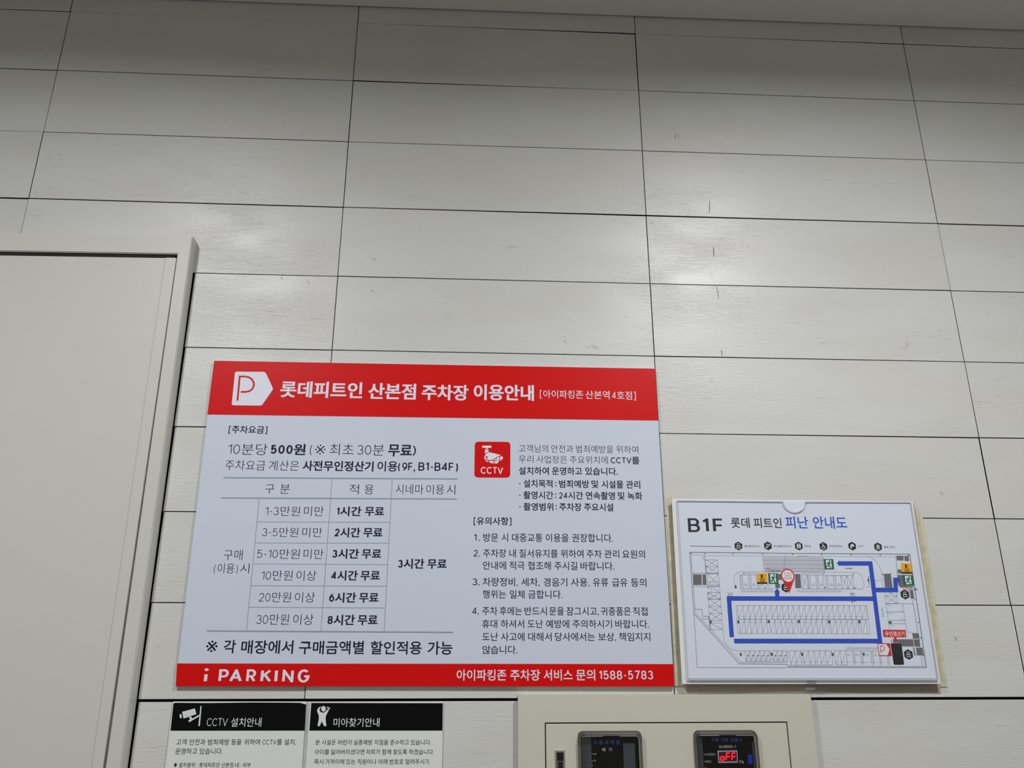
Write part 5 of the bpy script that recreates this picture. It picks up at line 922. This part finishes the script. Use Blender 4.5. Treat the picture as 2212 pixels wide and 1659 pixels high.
# ------------------------------------------------------------------ parking notice board
sign = thing('notice_board', 'large red and white parking fee notice board mounted right of the cream door', 'sign', (0.197, -0.001, 1.3107))
board_outline = [(-208.9, 1862.8), (-204.2, 1311.3), (600.4, 1310.2), (600.1, 1862.8)]
slab('board', board_outline, -0.0060, -0.0008, 'sign_white', sign, bevel=0.0003)
PY = -0.0062
Flat(PY).poly(SIGN_BANDS[0]).build('header_band', 'sign_red', sign)
Flat(PY).poly(SIGN_BANDS[1]).build('footer_band', 'sign_red', sign)
for part, ink, runs in SIGN_TEXT:
    Flat(PY - (0.0002 if ink == 'white' else 0)).text(runs).build(part, ink, sign)
tag_part = Flat(PY - 0.0002).poly(SIGN_TAG).build('parking_emblem', 'white', sign)
Flat(PY - 0.0004).path(SIGN_TAG_P[0], 3.1).build('emblem_letter', 'sign_red', tag_part)
fl = Flat(PY)
for r in SIGN_RULES: fl.line(*r)
fl.build('table_rules', 'rule_grey', sign)
badge = Flat(PY).poly(rounded(SIGN_BADGE, 7.0)).build('camera_badge', 'sign_red', sign)
fl = Flat(PY - 0.0002)
for p in SIGN_CAMERA: fl.poly(p)
fl.text(SIGN_CCTV_TEXT).build('camera_symbol', 'white', badge)
fl = Flat(PY - 0.0004).poly(SIGN_CAMERA_DOT)
fl.build('symbol_screw', 'sign_red', badge)

# ------------------------------------------------------------------ acrylic holder with the evacuation plan
holder = thing('sign_holder', 'clear acrylic sign holder with thumb notch glued to the wall beside the red notice board', 'sign holder', (0.83, 0, 1.3137))
slab('back_plate', HOLDER_BACK, -0.01330, -0.01170, 'holder_back', holder, edge='holder_edge', bevel=0.0003)
P = HOLDER_PAPER
def inset(q, d):
    cx = sum(p[0] for p in q) / 4; cz = sum(p[1] for p in q) / 4
    return [(p[0] - math.copysign(d, p[0] - cx), p[1] - math.copysign(d, p[1] - cz)) for p in q]
# front sheet with the half-round thumb notch in its top edge
(nx0, nz), (nx1, _), (_, nb), (nx2, _) = HOLDER_NOTCH
ncx = (nx0 + nx2) / 2; nr = (nx2 - nx0) / 2; ztop = P[0][1]
arc_pts = [(ncx + nr * math.cos(math.radians(t)), ztop + (nb - ztop) * -1 * 0 + -abs(ztop - nb) * math.sin(math.radians(180 - t))) for t in range(0, 181, 10)]
sheet = [P[3], P[2], P[1]] + arc_pts + [P[0]]
slab('front_sheet', sheet, -0.01650, -0.01470, 'clear_acrylic', holder, edge='holder_edge')
fl = Flat(-0.01655)
edge_pts = [P[1]] + arc_pts + [P[0]]
fl.path([P[3], P[0]], 0.9); fl.path(edge_pts, 0.9); fl.path([P[1], P[2]], 0.9)
fl.poly([(P[3][0], P[3][1]), (P[2][0], P[2][1]), (P[2][0], P[2][1] - 2.2), (P[3][0], P[3][1] - 2.2)])
fl.build('sheet_edge', 'holder_edge', holder)
slab('tape_tab', HOLDER_TAB, -0.01530, -0.01360, 'clear_tape', holder)
b0 = HOLDER_BACK
for k, xs in enumerate(((b0[3][0] + 4, b0[3][0] + 60), (b0[2][0] - 64, b0[2][0] - 6), (b0[3][0] + 150, b0[3][0] + 260))):
    slab('foam_pad', box_rect(xs[0], xs[1], b0[3][1] + 3, b0[0][1] - 6), -0.0116, -0.0003, 'foam_tape', holder)
for q in GLUE: slab('adhesive_strip', q, -0.0016, -0.0001, 'glue', holder, bevel=0.0006)
slab('tape_and_shadow', TAPE_AND_SHADE[0], -0.0012, -0.0001, 'tape_and_shadow', holder)  # old tape on the wall, its brown also deepening the holder's shadow
slab('tape_scrap', TAPE_AND_SHADE[1], -0.0016, -0.00125, 'holder_back', holder)

plan = thing('evacuation_plan', 'white basement evacuation floor plan with blue routes inside the clear holder', 'floor plan', (0.83, -0.0140, 1.3137))
slab('paper', inset(P, 0.8), -0.01390, -0.01350, 'plan_paper', plan)
y1, y2, y3, y4 = -0.01395, -0.01400, -0.01405, -0.01410
for part, ink, runs in PLAN_TITLE: Flat(y1).text(runs).build(part, ink, plan)
def hexagon(c, r): return [(c[0] + r * math.sin(k * math.pi / 3) * 1.02, c[1] + r * math.cos(k * math.pi / 3)) for k in range(6)]
HEX = 7.6
def lift_icon(fl, c):
    for dx in (-1.9, 0, 1.9):
        fl.disc(c[0] + dx, c[1] + 4.0 - abs(dx) * .25, .75, 8)
    fl.path([(c[0] - 3, c[1] + .8), (c[0] - 3, c[1] - 3.8), (c[0] + 3, c[1] - 3.8), (c[0] + 3, c[1] + .8)], .8, True)
    fl.poly([(c[0] - 1.5, c[1] + .4), (c[0], c[1] - 1.6), (c[0] + 1.5, c[1] + .4)])
def escalator_icon(fl, c): fl.path([(c[0] - 3.8, c[1] - 3.4), (c[0] - 1.4, c[1] - 3.4), (c[0] + 2.4, c[1] + 1.2), (c[0] + 4, c[1] + 1.2), (c[0] + 3.6, c[1] + 3), (c[0] + 1.4, c[1] + 3), (c[0] - 2.2, c[1] - 1.4), (c[0] - 4, c[1] - 1.4)], .8, True).disc(c[0] - 1.6, c[1] + 2.8, 1)
def toilet_icon(fl, c):
    for dx in (-2.2, 2.2):
        fl.disc(c[0] + dx, c[1] + 3.5, 1.0, 10); fl.poly([(c[0] + dx - 1.5, c[1] + 2.2), (c[0] + dx - .8, c[1] - 4), (c[0] + dx + .8, c[1] - 4), (c[0] + dx + 1.5, c[1] + 2.2)])
    fl.line(c[0], c[1] - 4, c[0], c[1] + 4.4, .6)
def wheelchair_icon(fl, c):
    fl.disc(c[0] - .6, c[1] + 4.2, 1.0, 10); fl.path([(c[0] - .6, c[1] + 2.8), (c[0] - .4, c[1] - .2), (c[0] + 2.2, c[1] - .4), (c[0] + 3.2, c[1] - 3.4)], 1.0); fl.line(c[0] - .5, c[1] + 1.4, c[0] + 1.9, c[1] + 1.4, .8)
    fl.path([(c[0] + .2 + 3 * math.cos(math.radians(t)), c[1] - 1.8 + 2.8 * math.sin(math.radians(t))) for t in range(110, 341, 23)], .8)
def water_icon(fl, c): fl.poly([(c[0] - 3.4, c[1] - 4), (c[0] - 3.2, c[1] + .6), (c[0] - 1.4, c[1] + 3.6), (c[0] + 1.2, c[1] + 4), (c[0] + 2.4, c[1] + 2.6), (c[0] - .4, c[1] + 1), (c[0] - 1.4, c[1] - 4)]).disc(c[0] + 2, c[1] + .6, 1.8, 10)
def locker_icon(fl, c):
    fl.path(box_rect(c[0] - 2.6, c[0] + 2.6, c[1] - 3.6, c[1] + 1.4), .8, True); fl.poly(box_rect(c[0] - 3, c[0] + 3, c[1] + 1.2, c[1] + 2.4)); fl.poly(box_rect(c[0] - 1.3, c[0] + 1.3, c[1] + 2.9, c[1] + 4)); fl.poly(box_rect(c[0] - 1.2, c[0] + 1.2, c[1] - 2.4, c[1] + .2))
for (c, runs), icon in zip(PLAN_LEGEND, (lift_icon, escalator_icon, toilet_icon, wheelchair_icon, water_icon, locker_icon)):
    hx = Flat(y1).poly(hexagon(c, HEX)).build('legend_icon', 'plan_dark', plan)
    fl = Flat(y2); icon(fl, c); fl.build('symbol', 'plan_white', hx)
    Flat(y1).text(runs).build('legend_lettering', 'plan_dark', plan)
Flat(y1).line(*PLAN_RULE[0]).build('legend_rule', 'plan_dark', plan)
fl = Flat(y1)
for p in PLAN_RAMP: fl.poly(p)
fl.build('ramp_area', 'plan_ramp', plan)
for p in PLAN_ROOMS: Flat(y2).poly(p).build('room_area', 'plan_room', plan)
fl = Flat(y3)
for l in PLAN_LINES: fl.line(*l)
fl.build('floor_plan_lines', 'plan_line', plan)
for p in PLAN_MARKS: Flat(y3).poly(p).build('pillar_mark', 'plan_pillar', plan)
for k, (centre, head) in enumerate(PLAN_ROUTES):
    fl = Flat(y4 - 1e-5 * k).path(centre, 7.4)
    if head: fl.poly(head)
    fl.build('route_arrow', 'route_blue', plan)
for c in PLAN_LIFTS:
    hx = Flat(y3 - .00002).poly(hexagon(c, 8.4)).build('lift_icon', 'plan_dark', plan)
    fl = Flat(y4); lift_icon(fl, c); fl.build('symbol', 'plan_white', hx)
def quad_map(q):
    a, b, c, d = q      # top left, top right, bottom right, bottom left
    def m(u, v):        # u right 0..1, v down 0..1
        return (a[0] * (1 - u) * (1 - v) + b[0] * u * (1 - v) + c[0] * u * v + d[0] * (1 - u) * v, a[1] * (1 - u) * (1 - v) + b[1] * u * (1 - v) + c[1] * u * v + d[1] * (1 - u) * v)
    return m
y5, y6, y7 = -0.01415, -0.01420, -0.01425
for q in PLAN_EXITS:
    e = Flat(y5).poly(q).build('exit_sign', 'plan_green', plan)
    m = quad_map(q)
    Flat(y6).poly([m(*p) for p in ((.2, .08), (.78, .08), (.78, .88), (.2, .88))]).build('doorway', 'plan_white', e)
    fl = Flat(y7)
    fl.disc(*m(.60, .20), 1.5, 12)
    for pts, w in (([(.55, .32), (.46, .56)], 3.2), ([(.55, .32), (.72, .40), (.86, .38)], 1.2), ([(.52, .32), (.34, .36), (.28, .52)], 1.2), ([(.47, .54), (.58, .68), (.66, .92)], 1.7), ([(.45, .54), (.40, .70), (.20, .74)], 1.7)):
        fl.path([m(*p) for p in pts], w)
    fl.build('running_figure', 'plan_green', e)
for q in PLAN_FIRE_DOORS:
    e = Flat(y5).poly(q).build('fire_door_sign', 'plan_orange', plan)
    m = quad_map(q); fl = Flat(y6)
    fl.poly([m(*p) for p in ((0, .84), (1, .84), (1, 1), (0, 1))]); fl.poly([m(*p) for p in ((.38, .12), (.56, .10), (.56, .42), (.38, .40))]); fl.poly([m(*p) for p in ((.34, .40), (.62, .40), (.62, .44), (.34, .44))]); fl.poly([m(*p) for p in ((.66, .12), (.70, .12), (.70, .24), (.66, .24))])
    a, b = m(.27, .58), m(.77, .58)
    fl.text([('방화문', .012, a[0], b[0], a[1], 3.6)]); a, b = m(.3, .74), m(.74, .74); fl.path([a, b], 1.3)
    fl.build('fire_door_symbol', 'plan_dark', e)
c, e, tip = PLAN_PIN; r = e[0] - c[0]
pin = Flat(y5).disc(c[0], c[1], r, 32).poly([(c[0] - r * .93, c[1] - r * .36), tip, (c[0] + r * .93, c[1] - r * .36)]).build('location_pin', 'plan_red', plan)
Flat(y6).disc(c[0], c[1], r * .82, 32).build('pin_face', 'plan_white', pin)
Flat(y7).text(PLAN_PIN_TEXT).build('pin_lettering', 'plan_red', pin)
for c, num, runs in PLAN_DOOR_TEXT:
    Flat(y5).ring(c[0], c[1], 3.7, .6).text([num]).build('door_number', 'plan_red', plan)
    Flat(y5).text(runs).build('door_lettering', 'plan_dark', plan)
lab = Flat(y5).poly(PLAN_LABEL); lab.layer = 1; triangulated(lab, PLAN_LABEL_ARROW); lab = lab.build('machine_label', 'plan_red', plan)
Flat(y6).text(PLAN_LABEL_TEXT).build('label_lettering', 'plan_white', lab)
card = Flat(y5).poly(PLAN_CARD[0]).build('parking_tag', 'plan_red', plan)
Flat(y6).poly(rounded(PLAN_CARD[1], 1.2, 3)).build('tag_face', 'plan_white', card)
Flat(y7).path(PLAN_CARD[2], 1.1).build('tag_letter', 'plan_red', card)
mach = Flat(y5).poly(PLAN_MACHINE).build('payment_machine', 'plan_dark', plan)

# ------------------------------------------------------------------ two paper notices below the board
def notice(label, base, data, texts, symbol, sym_name):
    t = thing('wall_notice', label, 'notice', base, 'black and white notices below the red board')
    (tl, tr, br, bl), head = data
    zb = br[1] - 0.30 * 1000
    slab('sheet', [tl, (bl[0], zb), (br[0], zb), tr], -0.0030, -0.0004, 'notice_paper', t, bevel=0.0003)
    fl = Flat(-0.0031); triangulated(fl, head); fl.build('header_band', 'notice_black', t)
    fl = Flat(-0.0032)
    for p in symbol: triangulated(fl, p)
    fl.build(sym_name, 'notice_white', t)
    for part, ink, runs in texts: Flat(-0.0032).text(runs).build(part, ink, t)
    return t
notice('paper notice with a white surveillance camera on its black header, left one of the pair', (-0.075, 0, 0.90), NOTICE_LEFT, NOTICE_LEFT_TEXT, NOTICE_CAMERA, 'camera_symbol')
notice('paper notice with a white child figure on its black header, beside the camera notice', (0.175, 0, 0.90), NOTICE_RIGHT, NOTICE_RIGHT_TEXT, NOTICE_CHILD, 'child_symbol')

# ------------------------------------------------------------------ control cabinet
cab = thing('control_cabinet', 'cream metal wall cabinet with two smoked windows below the notice board', 'control cabinet', (0.585, 0, 0.86))
(o_tl, o_tr, o_br, o_bl), (d_tl, d_tr, d_br, d_bl) = CABINET
ZB, ZD = 860.0, 902.0
FO = [(320.0, o_tl[1]), (o_tr[0], o_tr[1])]
x0, x1, zt = o_tl[0], o_tr[0], (o_tl[1] + o_tr[1]) / 2
i0, i1, it = d_tl[0] - 1.0, d_tr[0] + 1.0, (d_tl[1] + d_tr[1]) / 2 + 1.2
for q in ([(x0, zt), (i0, it), (i1, it), (x1, zt)], [(x0, ZB), (i0, ZD), (i0, it), (x0, zt)], [(x1, zt), (i1, it), (i1, ZD), (x1, ZB)], [(x0, ZB), (x1, ZB), (i1, ZD), (i0, ZD)]):
    slab('frame_rail', [(a + (.12 if a < 585 else -.12) * 0, b) for a, b in q], -0.0125, -0.0003, 'cabinet_paint', cab, bevel=0.00015)
slab('frame_shadow_gap', box_rect(i0 - 3, i1 + 3, ZD - 3, it + 3), -0.0040, -0.0005, 'gap_black', cab)
panel = slab('cabinet_door', box_rect(i0 + 1.9, i1 - 1.9, ZD + 1.9, it - 1.9), -0.0120, -0.0042, 'cabinet_paint', cab, bevel=0.0006)
FY = -0.0126
def unit(name, outline, face, sides, texts):
    tl, tr, br, bl = outline
    zt = (tl[1] + tr[1]) / 2; zb = zt - 235.0
    q = [(tl[0] + 1, zt), (tr[0] - 1, zt), (tr[0] - 1, zb), (tl[0] + 1, zb)]
    u = slab(name, rounded(inset(q, 5), 6), FY, -0.0121, 'unit_black', cab)
    (ftl, ftr, fbr, fbl) = face
    slab('face_plate', box_rect(ftl[0], ftr[0], zb + 12, ftl[1]), FY - 0.0008, FY - 0.0001, 'unit_black', u)
    for s in sides: slab('side_plate', [(s[0][0], s[0][1]), (s[0][0], max(s[2][1], zb + 12) if s[2][1] > 1225 else zb + 12), (s[1][0], max(s[2][1], zb + 12) if s[2][1] > 1225 else zb + 12), (s[1][0], s[1][1])], FY - 0.0005, FY - 0.0001, 'unit_side', u)
    for part, ink, runs in texts: Flat(FY - 0.0010).text(runs).build(part, ink, u)
    # smoked cover: sloping rim and clear front
    out = rounded(q, 9, 6); inn = rounded(inset(q, 6.2), 6, 6)
    n = len(out); v = [(a / 1000, -0.0122, b / 1000) for a, b in out] + [(a / 1000, -0.0205, b / 1000) for a, b in rounded(inset(q, 1.2), 8.5, 6)] + [(a / 1000, -0.0225, b / 1000) for a, b in inn]
    f = []
    for k in range(2):
        for i in range(n): f.append((k * n + i, k * n + (i + 1) % n, (k + 1) * n + (i + 1) % n, (k + 1) * n + i))
    link_mesh('window_rim', v, f, 'smoked_rim', u)
    Flat(-0.0225).poly(inn).build('window_cover', 'smoked_plastic', u)
    fl = Flat(-0.0228); r = inset(q, 6.6); w = r[1][0] - r[0][0]
    fl.path(rounded([(r[0][0], r[0][1] - 200), (r[0][0], r[0][1]), (r[0][0] + w * .36, r[0][1])], .001, 1)[2:], .9)
    fl.path([(r[1][0] - w * .34, r[1][1]), (r[1][0] - 3, r[1][1]), (r[1][0], r[1][1] - 3), (r[1][0], r[1][1] - 200)], .9)
    fl.build('window_ridge', 'unit_ridge', u)
    return u
unit('manual_control_unit', UNIT_OUTLINES[0], UNIT_FACES[0], UNIT_SIDES[:2], UNIT_LEFT_TEXT)
pu = unit('pressure_control_unit', UNIT_OUTLINES[1], UNIT_FACES[1], UNIT_SIDES[2:], UNIT_RIGHT_TEXT)
Flat(FY - 0.0010).poly(UNIT_BLUE).build('blue_tag', 'unit_tag', pu)
Flat(FY - 0.0010).poly(DISPLAY[0]).build('display_frame', 'display_frame', pu)
Flat(FY - 0.0012).poly(DISPLAY[1]).build('display_window', 'display_back', pu)
m = quad_map(DISPLAY[1]); fl = Flat(FY - 0.0014)
SEG = {'a': ((0, 0), (1, 0)), 'b': ((1, 0), (1, .5)), 'c': ((1, .5), (1, 1)), 'd': ((0, 1), (1, 1)), 'e': ((0, .5), (0, 1)), 'f': ((0, 0), (0, .5)), 'g': ((0, .5), (1, .5))}
for k, segs in enumerate(('cdeg', 'aefg', 'aefg')):
    u0, u1 = .07 + k * .32, .27 + k * .32
    for s in segs:
        (a, b), (c_, d) = SEG[s]
        p, q = m(u0 + a * (u1 - u0) + (1 - b) * .03, .13 + b * .74), m(u0 + c_ * (u1 - u0) + (1 - d) * .03, .13 + d * .74)
        fl.line(*p, *q, 2.2, -.2)
fl.build('display_digits', 'led_red', pu)
l_tl, l_tr = LATCH[0], LATCH[1]
latch = slab('latch', box_rect(l_tl[0], l_tr[0], l_tl[1] - 62, l_tl[1]), -0.0150, -0.0121, 'chrome', panel, bevel=0.0008)
slab('latch_recess', box_rect(l_tl[0] + 1.9, l_tr[0] - 1.9, l_tl[1] - 60, l_tl[1] - 2.6), -0.0153, -0.0151, 'latch_black', latch)
k_tl, k_tr = LATCH_KEY[0], LATCH_KEY[1]
fl = Flat(-0.0155).path(box_rect(k_tl[0], k_tr[0], k_tl[1] - 22, k_tl[1]), .8, True)
fl.build('latch_button', 'chrome', latch)
